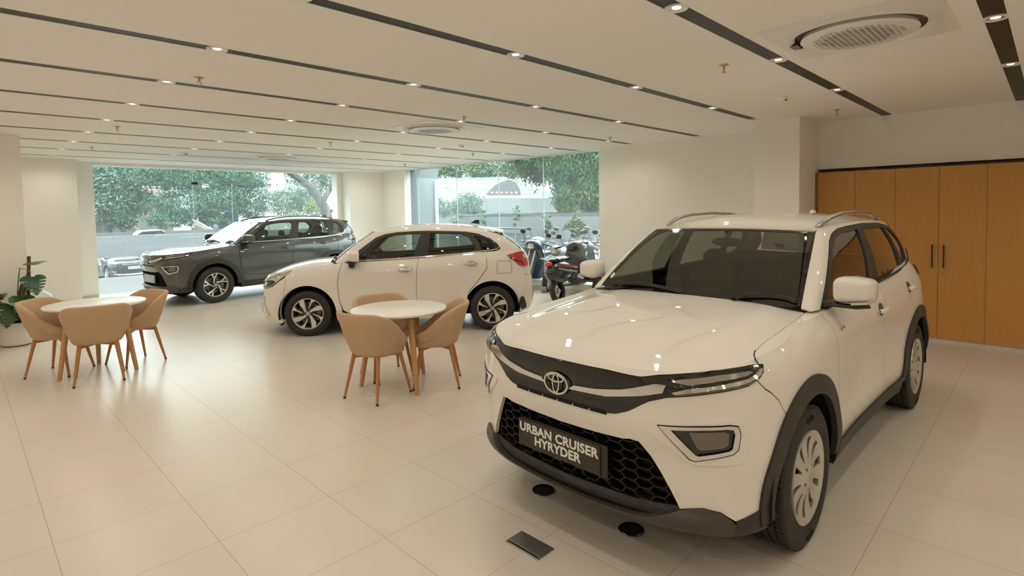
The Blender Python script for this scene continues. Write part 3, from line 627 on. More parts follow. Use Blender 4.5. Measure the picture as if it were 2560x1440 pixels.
    # black cladding
    both('wheel_arch_trim', BP, lambda m, k: m.patch(sh, arc(F, zc, .505, -3, 186, 38) + arc(F, zc, .412, 186, -3, 32), .014, .03, .03, .03, mirror=k))
    both('wheel_arch_trim', BP, lambda m, k: m.patch(sh, arc(Rr, zc, .505, -3, 183, 38) + arc(Rr, zc, .412, 183, -3, 32), .014, .03, .03, .03, mirror=k))
    both('sill_cladding', BP, lambda m, k: m.patch(sh, [(F+.50,.375),(F+.62,.36),(Rr-.62,.36),(Rr-.50,.375),(Rr-.47,.245),(F+.47,.245)], .016, .04, .05, .03, mirror=k))
    both('bumper_corner_trim', BP, lambda m, k: m.patch(sh, [(.868,.333),(1.035,.37),(1.06,.37),(1.075,.27),(1.0,.25),(.86,.245)], .008, .05, .03, .03, mirror=k))
    both('rear_bumper_trim', BP, lambda m, k: m.patch(sh, [(Rr+.49,.36),(4.9,.45),(5.64,.47),(5.64,.26),(4.9,.25),(Rr+.48,.25)], .01, .03, .04, .04, mirror=k))
    sk = [(0,.292),(.18,.294),(.40,.308),(.487,.322),(.56,.348),(.623,.370),(.7257,.384),(.804,.371),(.85,.340),(.862,.325),(.858,.262),(.80,.248),(.556,.245),(.21,.222),(0,.212)]
    MB().patch(sh, sk[:-1] + [(0,.212)] + right(sk[1:-1])[::-1], .012, .06, .022, .014).build('skid_plate', MATS['dark_grey_plastic'], car)
    lip = [(0,.352),(.40,.362),(.60,.374),(.628,.372),(.56,.345),(.487,.318),(.40,.302),(0,.286)]
    MB().patch(sh, lip + right(lip[1:-1])[::-1], -.020, .03, .03, .014).build('grille_lip', MATS['grille_black'], car)
    # upper black panel, chrome bars, headlamps, emblem
    up = [(0,.9375),(.28,.936),(.40,.931),(.45,.931),(.53,.947),(.786,.973),(1.03,.976),(1.107,.971),(1.085,.955),(1.045,.94)] + [(1.02,.928),(.95,.908),(.76,.890),(.57,.863),(.49,.836),(.394,.777),(.336,.754),(.293,.747),(0,.746)]
    pn = MB().patch(sh, up[:-1] + [(0,.746)] + right(up[1:-1])[::-1], .004, .03, .025, .02).build('grille_panel', PB, car)
    ch = [(.073,.812),(.107,.836),(.229,.8455),(.362,.868),(.455,.896),(.518,.916),(.566,.916),(.552,.882),(.470,.859),(.285,.8216)]
    both('chrome_bar', CH, lambda m, k: m.patch(sh, ch, .016, .02, .02, .02, mirror=k), bevel=.006)
    sl = MB()
    for i in range(6):
        a = -.29 + i*.098; sl.patch(sh, [(a,.737),(a+.088,.737),(a+.088,.756),(a,.756)], .006, .004, .05, .05)
    sl.build('grille_slots', MATS['black_void'], car)
    def lamp(mi):
        l = MB().patch(sh, [(.555,.93),(.60,.945),(.79,.966),(1.03,.970),(1.09,.966),(1.07,.948),(1.03,.932),(.95,.913),(.77,.895),(.575,.868)], .009, .01, .025, .02, mirror=mi).build('headlamp', PB, car)
        MB().patch(sh, [(.585,.930),(.62,.940),(.80,.958),(.97,.963),(1.0,.957),(.95,.947),(.80,.938),(.66,.921)], .012, .006, .03, .02, mirror=mi).build('daylight_bar', MATS['drl_grey'], l)
        MB().patch(sh, [(.590,.887),(.66,.907),(.80,.924),(.95,.937),(1.02,.951),(1.055,.962),(1.075,.962),(1.04,.942),(.95,.923),(.77,.905),(.60,.880)], .014, .008, .03, .02, mirror=mi).build('chrome_strip', CH, l)
        MB().patch(sh, [(.60,.874),(.77,.897),(.95,.914),(1.02,.93),(.95,.920),(.77,.902),(.60,.879)], .012, .004, .03, .02, mirror=mi).build('lower_lens', MATS['smoked_lens'], l)
    lamp(False); lamp(True)
    p = sh.S([0.], [.826], .017)[0]; em = emblem('emblem', .078, car, Matrix.Translation(p) @ Matrix(((0,0,1,0),(1,0,0,0),(0,1,0,0),(0,0,0,1))) @ T(0,0,0,-.02), MATS['chrome'])
    # lower grille: dark recess with honeycomb bars and number plate
    go = [(.630,.368),(.59,.442),(.543,.522),(.497,.592),(.446,.652),(.36,.645),(0,.632)]; gf = [(0,.345),(.40,.355),(.60,.362)] + go
    MB().patch(sh, gf[:-1] + [(0,.632)] + right(gf[1:-1])[::-1], -.075, .0, .06, .05).build('grille_recess', MATS['grille_back'], car)
    hx = MB(); inside = lambda a, b: b < .640 + .02*min(1, abs(a)/.4) and b > .330 and abs(a) < .640 - (b-.37)*.70
    W_, Z_ = .100, .046
    for r_ in range(-2, 9):
        for c_ in range(-9, 10):
            cu = c_*W_*.75; cz = .345 + r_*Z_ + (Z_/2 if c_ % 2 else 0)
            pts = [(cu - W_/2, cz), (cu - W_/4, cz + Z_/2), (cu + W_/4, cz + Z_/2), (cu + W_/2, cz)]
            for (a, b), (c, d) in zip(pts, pts[1:]):
                if inside(a, b) and inside(c, d):
                    P = [tuple(sh.S([a + (c-a)*t], [b + (d-b)*t], -.046)[0]) for t in (0, .5, 1)]; hx.beam(P, .05, .0052)
    hx.build('grille_mesh', MATS['grille_black'], car, smooth=False)
    zp = .497; xp = 2.121
    pl = MB().box(-.002, .006, -.268, .268, -.072, .072, T(xp, -.035, zp)).build('number_plate', MATS['plate_black' if kind == 'cover' else 'satin_silver'], car, smooth=False, bevel=.002)
    MB().box(-.012, -.002, -.25, .305, -.080, .076, T(xp, -.035, zp)).build('plate_holder', BP, pl, smooth=False, bevel=.003)
    face = Matrix.Translation((xp + .007, -.035, zp)) @ Matrix(((0,0,1,0),(1,0,0,0),(0,1,0,0),(0,0,0,1)))
    for k, ln in enumerate(plate): text('plate_lettering', ln, .0635, MATS['white_ink'], pl, face @ T(0, .028 - .056*k, 0, 0, 0, 0, (1.06, 1.0, 1)), .0005, .0022, spacing=1.04)
    # fog lamp surrounds
    fo = [(.535,.741),(.70,.752),(.835,.757),(.868,.75),(.878,.72),(.866,.655),(.845,.637),(.69,.599),(.668,.604),(.64,.632)]
    fi = [(.588,.730),(.72,.740),(.82,.744),(.848,.738),(.853,.72),(.842,.660),(.828,.650),(.702,.622),(.69,.626)]
    both('lamp_gap', MATS['black_void'], lambda m, k: m.patch(sh, [(.5285,.7435),(.70,.7565),(.835,.7615),(.872,.754),(.8835,.72),(.871,.652),(.849,.6325),(.689,.594),(.665,.599),(.635,.631)], .009, .012, .02, .02, holes=[fi], mirror=k))
    both('lamp_surround', CH, lambda m, k: m.patch(sh, fo, .012, .022, .02, .02, holes=[fi], mirror=k), bevel=.006)
    def fog(mi):
        f = MB().patch(sh, fi, .002, .01, .02, .02, mirror=mi).build('fog_lamp', PB, car)
        MB().patch(sh, [(.662,.727),(.81,.732),(.83,.722),(.825,.674),(.81,.664),(.712,.648),(.695,.66)], .006, .006, .02, .02, mirror=mi).build('lens', MATS['smoked_lens'], f)
    fog(False); fog(True)
    both('lamp_pod', paint, lambda m, k: m.patch(sh, [(.46,.733),(.56,.762),(.70,.778),(.84,.784),(.90,.772),(.915,.73),(.905,.66),(.89,.60),(.86,.585),(.69,.575),(.64,.60)], .007, .012, .02, .02, holes=[fo], mirror=k, sm=1, hs=0))
    # hood, cowl, glasshouse
    ue = np.linspace(0, u(1.69), 30); ed = sh.S(ue, sh.tp(ue)); hp = [(c[0]-.002, c[1]) for c in ed] + [(1.62,.742),(1.5,.731),(1.3,.731),(1.0,.721),(.86,.712),(.845,.66),(.825,.4),(.815,0)]
    HB = MB().patch(hood, hp + [(a, -b) for a, b in hp[1:-1]][::-1], 0, .02, .035, .035); HB.build('hood', paint, car)
    both('shut_line', MATS['black_void'], lambda m, k: m.strip(hood, [(1.60,.738),(1.66,.757),(1.70,.780),(1.735,.806)], .005, .001, .003, .03, .03, mirror=k))
    both('hood_nose', paint, lambda m, k: m.patch(sh, [(-.0005,.939),(.28,.938),(.40,.933),(.45,.933),(.53,.949),(.786,.975),(1.03,.978),(1.107,.973)] + top(1.107, 0, 24), 0, .01, .03, .02, mirror=k))
    MB().patch(hood, [(.86,-.70),(.845,-.5),(.825,0),(.845,.5),(.86,.70),(.72,.70),(.66,0),(.72,-.70)], -.022, .01, .05, .08).build('cowl_panel', MATS['black_plastic'], car)
    W0 = [(-2.9,.02),(-1.5,.0),(0,.0),(1.5,.0),(2.9,.02),(2.93,.1),(2.93,.9),(2.86,.965),(1.5,.975),(0,.975),(-1.5,.975),(-2.86,.965),(-2.93,.9),(-2.93,.1)]
    W1 = [(-2.72,.10),(-1.5,.09),(0,.09),(1.5,.09),(2.72,.10),(2.80,.18),(2.83,.85),(2.76,.93),(1.5,.945),(0,.945),(-1.5,.945),(-2.76,.93),(-2.83,.85),(-2.80,.18)]
    MB().patch(gh, W0, .002, .004, .15, .08).build('windscreen', MATS['windscreen'], car)
    MB().patch(gh, W0, .0035, .002, .15, .08, holes=[W1]).build('windscreen_border', PB, car)
    if kind == 'cover': MB().patch(gh, [(-2.72,.145),(-2.42,.125),(-2.43,.19),(-2.70,.21)], .0045, 0, .2, .1).build('sticker', MATS['paper'], car)
    for a, b, c in ((-1.95, -.15, -.9), (.75, 2.55, 1.45)):                    # wipers resting on the glass base
        WB = MB(); P = [tuple(gh.S([t], [.045 + .045*math.sin(PI*(t-a)/(b-a))], .016)[0]) for t in np.linspace(a, b, 9)]; WB.beam(P, .012, .02)
        WB.beam([tuple(gh.S([a-.05 if a < 0 else a], [-.03], .012)[0]), tuple(gh.S([(a+c)/2], [.075], .03)[0]), tuple(gh.S([c], [.10], .028)[0])], .016, .008); WB.build('wiper', BP, car)
    pil = lambda m, k: m.patch(gh, [(2.95,.0),(3.4,-.02),(4.03,-.03),(4.06,.5),(4.12,.80),(4.35,.90),(4.8,.945),(6.,.955),(7.5,.945),(8.5,.90),(8.9,.80),(9.05,.45),(8.85,.18),(8.5,.0),(9.,-.03),(9.9,-.03),(10.2,.30),(10.05,.62),(9.7,.80),(9.2,.95),(8.6,1.0)] + [(t, 1.0) for t in np.linspace(8.4, 3.1, 20)] + [(2.96,.97)], 0, .012, .1, .06, mirror=k)
    both('body_pillar', paint, pil)
    MB().patch(roof, [(c[0], c[1]) for c in gh.top_curve(90)] + [(c[0], -c[1]) for c in gh.top_curve(90)[1:-1]][::-1], 0, .012, .06, .05).build('roof', paint, car)
    MB().patch(roof, [(.15,-.45),(.15,.45),(-1.7,.48),(-1.7,-.48)], -.04, .0, .1, .1).build('headlining', MATS['headlining'], car)
    fr = [(4.05,.01),(4.9,.0),(6.,.0),(7.,.0),(8.,.01),(8.62,.06),(8.88,.24),(9.02,.48),(8.9,.78),(8.5,.88),(7.5,.935),(6.,.945),(4.85,.935),(4.38,.89),(4.15,.79),(4.08,.5)]
    w1 = [(4.24,.07),(5.,.055),(5.70,.055),(5.80,.5),(5.82,.86),(4.95,.855),(4.52,.80),(4.30,.66)]; w2 = [(6.07,.06),(7.55,.07),(7.60,.5),(7.5,.845),(6.09,.86)]; w3 = [(7.85,.085),(8.45,.11),(8.66,.28),(8.70,.50),(8.3,.79),(7.72,.84),(7.80,.5)]
    both('window_frame', BP, lambda m, k: m.patch(gh, fr, .004, .02, .1, .06, holes=[w1, w2, w3], mirror=k))
    for nm, w_, gm in (('front_window', w1, 'side_glass'), ('rear_window', w2, 'side_glass'), ('quarter_window', w3, 'side_glass')): both(nm, MATS[gm], lambda m, k: m.patch(gh, w_, -.006, .0, .12, .1, mirror=k))
    both('window_chrome', CH if kind != 'cover' else BP, lambda m, k: m.strip(gh, [(4.12,.016),(5,.012),(6,.012),(7,.012),(8,.02),(8.62,.06),(8.9,.24)], .018, .024, .01, .1, .1, mirror=k, sc=(.6,.45)))
    both('rear_pillar', BP, lambda m, k: m.patch(gh, [(9.1,.93),(9.6,.80),(10.1,.66),(10.3,.70),(10.2,.97),(9.6,.99)], .003, .01, .1, .06, mirror=k))
    both('rear_glass', MATS['tinted_glass'], lambda m, k: m.patch(gh, [(10.2,.02),(13,.02),(13,.95),(10.35,.95),(10.25,.5)], 0, .004, .15, .1, mirror=k))
    sp = MB(); ys = np.linspace(-.54, .54, 15); sp.grid([[(xx - .05*(1-(y/.54)**2), y, zz - .045*(y/.54)**2) for y in ys] for xx, zz in ((-1.66,1.556),(-1.80,1.542),(-1.885,1.525),(-1.89,1.50),(-1.80,1.485))])
    sp.build('spoiler', paint, car)
    def tail(mi):
        l = MB().patch(sh, [(4.47,1.075),(4.62,1.135),(4.85,1.15),(5.2,1.12),(5.2,1.06),(4.85,1.03),(4.62,1.045)], .014, .02, .03, .03, mirror=mi).build('tail_lamp', PB, car)
        MB().patch(sh, [(4.66,1.085),(5.15,1.09),(5.15,1.105),(4.66,1.11)], .018, .004, .03, .03, mirror=mi).build('red_lens', MATS['red_lens'], l)
    tail(False); tail(True)
    if rails:
        def rail(m, k):
            s = -1 if k else 1; P = [(.13, .555, 1.530), (.06, .566, 1.556), (-.07, .578, 1.586), (-.3, .585, 1.611), (-.7, .582, 1.618), (-1.1, .575, 1.602), (-1.38, .565, 1.566), (-1.46, .56, 1.545)]
            return m.beam([(a, s*b, c) for a, b, c in P], .030, .026)
        both('roof_rail', MATS['satin_silver'] if kind == 'cover' else paint, rail, bevel=.007)
    MB().add([(-1.50,-.022,1.585),(-1.66,-.03,1.57),(-1.66,.03,1.57),(-1.50,.022,1.585),(-1.57,-.008,1.632),(-1.64,-.010,1.632),(-1.64,.010,1.632),(-1.57,.008,1.632)], [(0,1,5,4),(1,2,6,5),(2,3,7,6),(3,0,4,7),(4,5,6,7)]).build('antenna_fin', paint, car, bevel=.01)
    for s in (1, -1): mirror_pod(car, .715, .915, 1.20, s, paint)
    cups = MB()
    for x, z in ((-.13, .975), (-1.03, 1.025)):
        y = float(sh.S([u(x)], [z])[0][1])
        for s in (1, -1): cup = door_handle(car, x, y, z, s, paint, sh); cups.patch(sh, cup, .0012, .002, .03, .03, mirror=s < 0)
    cups.build('handle_recess', MATS['dark_grey_plastic'], car)
    if badge:
        for s in (1, -1):
            y = float(sh.S([u(.70)], [.985])[0][1]); MB().box(-.04, .04, -.002, .004, -.007, .007, T(.70, s*y, .985, 0, 0, 0)).box(.02, .04, -.002, .005, -.016, .016, T(.70, s*y, .985, 0, .3, 0)).build('fender_badge', CH, car, smooth=False)
    interior(car, gh, .72, .12, 1.0)
    MB().ball((.26, 0, 1.42), (.02, .12, .035), 14, 8).cyl(.012, 1.42, 1.50, 8, T(.27, 0, 0)).build('interior_mirror', MATS['cabin_dark'], car)
    wheels(car, kind, .345, .215, .222, 2.6, .885)
    return car
WHITE = hyryder('suv_car', 'large white SUV in the foreground with a black name plate on its grille', (4.21, 1.69, 0), 178.9, MATS['white_paint'], 'cover', ('URBAN CRUISER', 'HYRYDER'))
def hatchback(name, label, loc, deg, paint):
    sh, gh, hood, roof = GZ['shell'], GZ['gh'], GZ['hood'], GZ['roof']; u = sh.ux; tp = lambda uu: float(sh.tp(uu)[0])
    car = thing(name, label, 'car', loc, R(deg)); BP, PB, CH = MATS['black_plastic'], MATS['piano_black'], MATS['chrome']
    F, Rr, zc, ra = u(1.26), u(-1.26), .31, .385
    both = lambda nm, m, fn, **k: [fn(MB(), mi).build(nm, m, car, **k) for mi in (False, True)]
    top = lambda a, b, n=14: [(x, tp(x)) for x in np.linspace(a, b, n)]; right = lambda p: [(-a, b) for a, b in p]
    sym = lambda p: p + right(p[1:-1])[::-1] if abs(p[0][0]) < 1e-6 and abs(p[-1][0]) < 1e-6 else p + right(p)[::-1]
    tipu = u(1.50); hl = [(.47,.665),(.47,.74),(.56,.765),(.72,.80),(.90,.85),(tipu-.02,.892),(tipu,.885),(tipu-.08,.83),(.90,.745),(.82,.685),(.70,.655),(.58,.65)]
    bump = [(0,.70),(.46,.70),(.46,.655),(.58,.642),(.70,.647),(.83,.678),(.91,.738),(1.0,.795),(u(1.56),.79),(u(1.585),.6),(u(1.60),.5)] + arc(F, zc, ra, 160, 198, 5) + [(u(1.63),.175),(.9,.175),(.5,.165),(0,.165)]
    MB().patch(sh, sym(bump), 0, .02, .025, .025).build('front_bumper', paint, car)
    fend = [(1.01,.80),(tipu-.05,.862),(tipu+.015,.90)] + top(tipu+.02, u(.80), 14) + [(u(.845),.80),(u(.85),.68),(u(.83),.47),(u(.80),.37),(u(.80),.20),(F+ra+.01,.20)] + arc(F, zc, ra, -5, 158, 30) + [(u(1.578),.6),(u(1.553),.785)]
    fl_ = np.linspace(u(1.52), u(.93), 16); fe = [(c[0], c[1]+.001) for c in sh.S(fl_, sh.tp(fl_))]
    both('fender', paint, lambda m, k: m.patch(sh, fend, 0, .018, .022, .022, mirror=k).patch(hood, fe + [(.93,.665),(1.1,.69),(1.25,.715),(1.4,.73)], 0, .012, .03, .03, mirror=k))
    d0 = [(u(.797), tp(u(.797))-.003),(u(.842),.80),(u(.847),.68),(u(.826),.47),(u(.78),.345),(u(.72),.305),(u(.66),.297)]
    mid = [(u(-.245), tp(u(-.245))-.002),(u(-.225),.87),(u(-.205),.47),(u(-.20),.29)]
    r0 = [(u(-1.135), tp(u(-1.135))-.002),(u(-1.19),1.02),(u(-1.19),.87),(u(-1.08),.72),(u(-.95),.57),(u(-.875),.39),(u(-.82),.335),(u(-.72),.31),(u(-.6),.295)]
    both('front_door', paint, lambda m, k: m.patch(sh, [(a+.0035, b) for a, b in d0[::-1]] + top(d0[0][0]+.005, mid[0][0]-.004) + [(a-.0025, b) for a, b in mid], 0, .018, .025, .022, mirror=k))
    both('rear_door', paint, lambda m, k: m.patch(sh, [(a+.0025, b) for a, b in mid[::-1]] + top(mid[0][0]+.004, r0[0][0]-.004) + [(a-.003, b+.002) for a, b in r0], 0, .018, .025, .022, mirror=k))
    side = [(a+.003, b-.003) for a, b in r0[::-1]] + top(r0[0][0]+.004, u(-1.74), 12) + [(u(-1.74),.60),(u(-1.70),.42)] + [(Rr+ra+.03,.36)] + arc(Rr, zc, ra, 8, 190, 36) + [(Rr-ra-.02,.185),(F+ra+.02,.185),(u(.795),.29),(u(.72),.293),(u(.66),.29)] + [(u(-.2),.284)]
    both('quarter_panel', paint, lambda m, k: m.patch(sh, side, 0, .018, .022, .022, mirror=k))
    e = sh.U; rb = [(u(-1.703),.42),(u(-1.743),.60),(u(-1.743),.75),(e,.75),(e,.20),(u(-1.7),.22),(Rr+ra+.02,.22),(Rr+ra+.03,.355)]
    both('rear_bumper', paint, lambda m, k: m.patch(sh, rb, 0, .018, .03, .03, mirror=k))
    both('tailgate', paint, lambda m, k: m.patch(sh, [(u(-1.743),.755),(e,.755)] + top(e, u(-1.743)), 0, .018, .03, .03, mirror=k))
    bk = MB()
    for k in (False, True): bk.patch(sh, [(0,.45),(.9,.5)] + arc(F, zc, ra+.015, 150, 0, 16) + [(F+.6,.22),(Rr-.6,.22)] + arc(Rr, zc, ra+.015, 180, 0, 16) + [(e,.3)] + top(e, 0, 60), -.022, 0, .08, .05, mirror=k)
    for x in (1.26, -1.26):
        for s in (1, -1): bk.lathe([(0, .48), (.36, .48), (.385, .58), (.388, .845)], 40, T(x, 0, zc, -PI/2 if s > 0 else PI/2), *((PI-.2, 2*PI+.2) if s > 0 else (-.2, PI+.2)))
    bk.box(-1.75, 1.85, -.5, .5, .18, .4).box(-.84, .84, -.78, .78, .2, .34); bk.build('inner_body', MATS['black_void'], car)
    for k in (False, True):
        MB().patch(sh, [(Rr+ra-.01,.34),(Rr+ra+.03,.455),(Rr+ra+.075,.45),(Rr+ra+.15,.28),(Rr+ra+.06,.265)], .012, .03, .03, .03, mirror=k).build('mud_flap', BP, car); MB().patch(sh, [(F+ra-.005,.335),(F+ra+.06,.335),(F+ra+.085,.28),(F+ra+.02,.26)], .012, .03, .03, .03, mirror=k).build('mud_flap', BP, car)
        MB().patch(sh, [(F-ra-.005,.18),(F-ra+.03,.20),(F-ra-.02,.14),(F-ra-.07,.15)], .0, .03, .03, .03, mirror=k).build('air_deflector', BP, car)
    # front: grille, lamps, lower intake
    MB().patch(sh, sym([(0,.702),(.455,.702),(.465,.74),(.40,.752),(0,.745)]), .002, .02, .03, .03).build('upper_grille', PB, car); MB().patch(sh, sym([(0,.735),(.46,.738),(.46,.755),(0,.752)]), .012, .012, .03, .03).build('chrome_bar', CH, car)
    MB().patch(sh, sym([(0,.25),(.42,.25),(.52,.30),(.58,.52),(.45,.60),(0,.61)]), .003, .01, .04, .04).build('lower_grille', PB, car)
    both('chrome_fang', CH, lambda m, k: m.patch(sh, [(.60,.53),(.66,.545),(.70,.36),(.78,.275),(.62,.265),(.60,.30),(.68,.31),(.655,.36)], .014, .02, .02, .02, mirror=k))
    def lamp(mi):
        l = MB().patch(sh, hl, .006, .015, .025, .02, mirror=mi, sm=1).build('headlamp', MATS['clear_lens'], car)
        MB().patch(sh, [(.52,.67),(.60,.74),(.72,.765),(.84,.765),(.88,.745),(.82,.70),(.70,.667),(.60,.66)], .010, .006, .03, .02, mirror=mi, sm=1).build('projector', PB, l)
        MB().patch(sh, [(.60,.70),(.64,.735),(.70,.74),(.73,.71),(.70,.68),(.64,.675)], .014, .005, .02, .02, mirror=mi, sm=1).build('lens', MATS['clear_lens'], l)
        MB().strip(sh, [(.50,.742),(.60,.765),(.75,.797),(.92,.848),(tipu-.04,.886)], .016, .012, .006, .03, .02, mirror=mi).build('chrome_strip', CH, l)
    lamp(False); lamp(True)
    ue = np.linspace(0, u(1.50), 30); ed = sh.S(ue, sh.tp(ue)); hp = [(c[0]-.002, c[1]) for c in ed] + [(1.4,.726),(1.25,.711),(1.1,.686),(.97,.66),(1.02,.45),(1.05,0)]
    MB().patch(hood, hp + [(a, -b) for a, b in hp[1:-1]][::-1], 0, .02, .035, .035).build('hood', paint, car)
    both('hood_nose', paint, lambda m, k: m.patch(sh, [(-.0005,.757),(.46,.757),(.56,.772),(.72,.806),(.90,.856),(tipu-.02,.897)] + top(tipu-.02, 0, 24), 0, .01, .03, .02, mirror=k))
    MB().patch(hood, [(1.06,0),(1.03,.45),(.98,.64),(.84,.70),(.80,.5),(.85,0),(.80,-.5),(.84,-.70),(.98,-.64),(1.03,-.45)], -.02, .01, .05, .08).build('cowl_panel', BP, car)
    W0 = sym([(0,.0),(1.5,.0),(2.8,.02),(2.92,.1),(2.93,.9),(2.86,.965),(1.5,.975),(0,.975)]); W1 = sym([(0,.09),(1.5,.09),(2.65,.10),(2.80,.18),(2.83,.85),(2.76,.93),(1.5,.945),(0,.945)])
    MB().patch(gh, W0, .002, .004, .15, .08).build('windscreen', MATS['windscreen'], car); MB().patch(gh, W0, .0035, .002, .15, .08, holes=[W1]).build('windscreen_border', PB, car)
    for a, b in ((-1.9, -.1), (.8, 2.6)): MB().beam([tuple(gh.S([t], [.04 + .05*math.sin(PI*(t-a)/(b-a))], .02)[0]) for t in np.linspace(a, b, 9)], .012, .022).build('wiper', BP, car)
    both('body_pillar', paint, lambda m, k: m.patch(gh, [(2.95,.0),(3.5,-.02),(4.03,-.03),(4.06,.5),(4.12,.80),(4.35,.90),(4.8,.945),(6.,.955),(7.3,.94),(7.9,.85),(8.35,.6),(8.62,.28),(8.6,.08),(8.3,.0),(8.6,-.04),(10.1,-.04),(10.3,.1),(10.25,1.0)] + [(t, 1.0) for t in np.linspace(10.1, 3.1, 26)] + [(2.96,.97)], 0, .012, .1, .06, mirror=k))
    MB().patch(roof, [(c[0], c[1]) for c in gh.top_curve(90)] + [(c[0], -c[1]) for c in gh.top_curve(90)[1:-1]][::-1], 0, .012, .06, .05).build('roof', paint, car); MB().patch(roof, [(.3,-.43),(.3,.43),(-1.25,.43),(-1.25,-.43)], -.04, 0, .1, .1).build('headlining', MATS['headlining'], car)
    fr = [(4.05,.01),(4.9,.0),(6.,.0),(7.,.0),(7.9,.0),(8.3,.03),(8.52,.14),(8.5,.3),(8.28,.58),(7.85,.82),(7.3,.925),(6.,.94),(4.85,.93),(4.38,.885),(4.15,.79),(4.08,.5)]
    w1 = [(4.28,.08),(5.,.05),(5.74,.05),(5.80,.5),(5.84,.85),(4.95,.85),(4.55,.80),(4.33,.66)]; w2 = [(6.12,.06),(7.30,.07),(7.42,.3),(7.28,.72),(7.05,.83),(6.14,.86)]; w3 = [(7.62,.09),(8.22,.10),(8.36,.22),(8.2,.46),(7.92,.66),(7.56,.74),(7.66,.4)]
    both('window_frame', BP, lambda m, k: m.patch(gh, fr, .004, .02, .1, .06, holes=[w1, w2, w3], mirror=k))
    for nm, w_, gm in (('front_window', w1, 'side_glass'), ('rear_window', w2, 'side_glass'), ('quarter_window', w3, 'tinted_glass')): both(nm, MATS[gm], lambda m, k: m.patch(gh, w_, -.006, 0, .12, .1, mirror=k))
    both('window_chrome', CH, lambda m, k: m.strip(gh, [(4.2,.016),(5,.012),(6,.012),(7,.012),(7.9,.012),(8.35,.035),(8.56,.15),(8.52,.32),(8.28,.62)], .018, .024, .01, .1, .1, mirror=k, sc=(.5,.4)))
    both('rear_glass', MATS['tinted_glass'], lambda m, k: m.patch(gh, [(10.3,.02),(13,.02),(13,.95),(10.3,.95)], .012, .004, .15, .1, mirror=k))
    ys = np.linspace(-.49, .49, 17); ry = lambda x, y: float(roof.S([x], [y])[0][2])
    MB().grid([[(x0 - .05*(1-(y/.49)**2), y, (ry(-1.22, y) if f_ < .01 else ry(-1.22, y)*(1-f_) + f_*(ry(-1.30, y*.9) - .015)) + dz) for y in ys] for x0, f_, dz in ((-1.17,0,.004),(-1.25,.3,.006),(-1.36,.8,.004),(-1.44,1,-.008),(-1.45,1,-.028),(-1.38,1,-.07),(-1.33,1,-.09))]).build('spoiler', paint, car)
    tl = [(u(-1.50),1.045),(u(-1.60),1.072),(u(-1.75),1.085),(4.62,1.075),(4.66,1.0),(4.62,.90),(u(-1.77),.87),(u(-1.68),.89),(u(-1.58),.975)]
    def tail(mi):
        l = MB().patch(sh, tl, .012, .03, .025, .02, mirror=mi).build('tail_lamp', MATS['red_lens'], car)
        MB().patch(sh, [(u(-1.77),1.05),(4.60,1.045),(4.63,.99),(u(-1.80),.98),(u(-1.76),1.0)], .016, .006, .03, .02, mirror=mi, sm=1).build('clear_lens', MATS['clear_lens'], l); MB().strip(sh, [(u(-1.53),1.01),(u(-1.62),.965),(u(-1.72),.955),(u(-1.74),.90)], .014, .016, .006, .03, .02, mirror=mi).build('divider', PB, l)
    tail(False); tail(True)
    both('reflector', MATS['red_lens'], lambda m, k: m.patch(sh, [(u(-1.84),.55),(u(-1.84)+.05,.55),(u(-1.84)+.05,.58),(u(-1.84),.58)], .004, .004, .03, .03, mirror=k))
    fc = [(u(-1.34),.80),(u(-1.36),.795),(u(-1.52),.795),(u(-1.545),.805),(u(-1.55),.82),(u(-1.55),.945),(u(-1.54),.965),(u(-1.36),.97),(u(-1.335),.95),(u(-1.332),.82)]
    MB().patch(sh, fc, .0015, .003, .03, .03, holes=[[(u(-1.44)+(a-u(-1.44))*.965, .882+(b-.882)*.96) for a, b in fc]]).build('fuel_door_gap', MATS['black_void'], car); 
    MB().add([(-.98,-.02,1.487),(-1.12,-.026,1.475),(-1.12,.026,1.475),(-.98,.02,1.487),(-1.06,-.006,1.535),(-1.12,-.008,1.535),(-1.12,.008,1.535),(-1.06,.006,1.535)], [(0,1,5,4),(1,2,6,5),(2,3,7,6),(3,0,4,7),(4,5,6,7)]).build('antenna_fin', PB, car, bevel=.008)
    for s in (1, -1):
        mirror_pod(car, .66, .90, 1.085, s, paint); MB().cyl(.035, .93, 1.02, 14, T(.65, s*.875, 0), .05).build('mirror_stalk', BP, car)
    for x, z in ((-.07, .885), (-.97, .945)):
        y = float(sh.S([u(x)], [z])[0][1])
        for s in (1, -1): cup = door_handle(car, x, y, z, s, CH, sh); MB().patch(sh, cup, .0012, .002, .03, .03, mirror=s < 0).build('handle_recess', MATS['satin_silver'], car)
    interior(car, gh, .86, .18, .96)
    wheels(car, 'alloy4', .31, .195, .208, 2.52, .85)
    return car
HATCH = hatchback('hatchback_car', 'white hatchback with black and silver alloy wheels behind the round table', (4.845, 7.048, 0), 139.43, MATS['white_paint'])
GREY = hyryder('suv_car', 'dark grey SUV parked inside the far window', (4.684, 12.375, 0), 185.67, MATS['grey_paint'], 'alloy5', (' ', ' '))
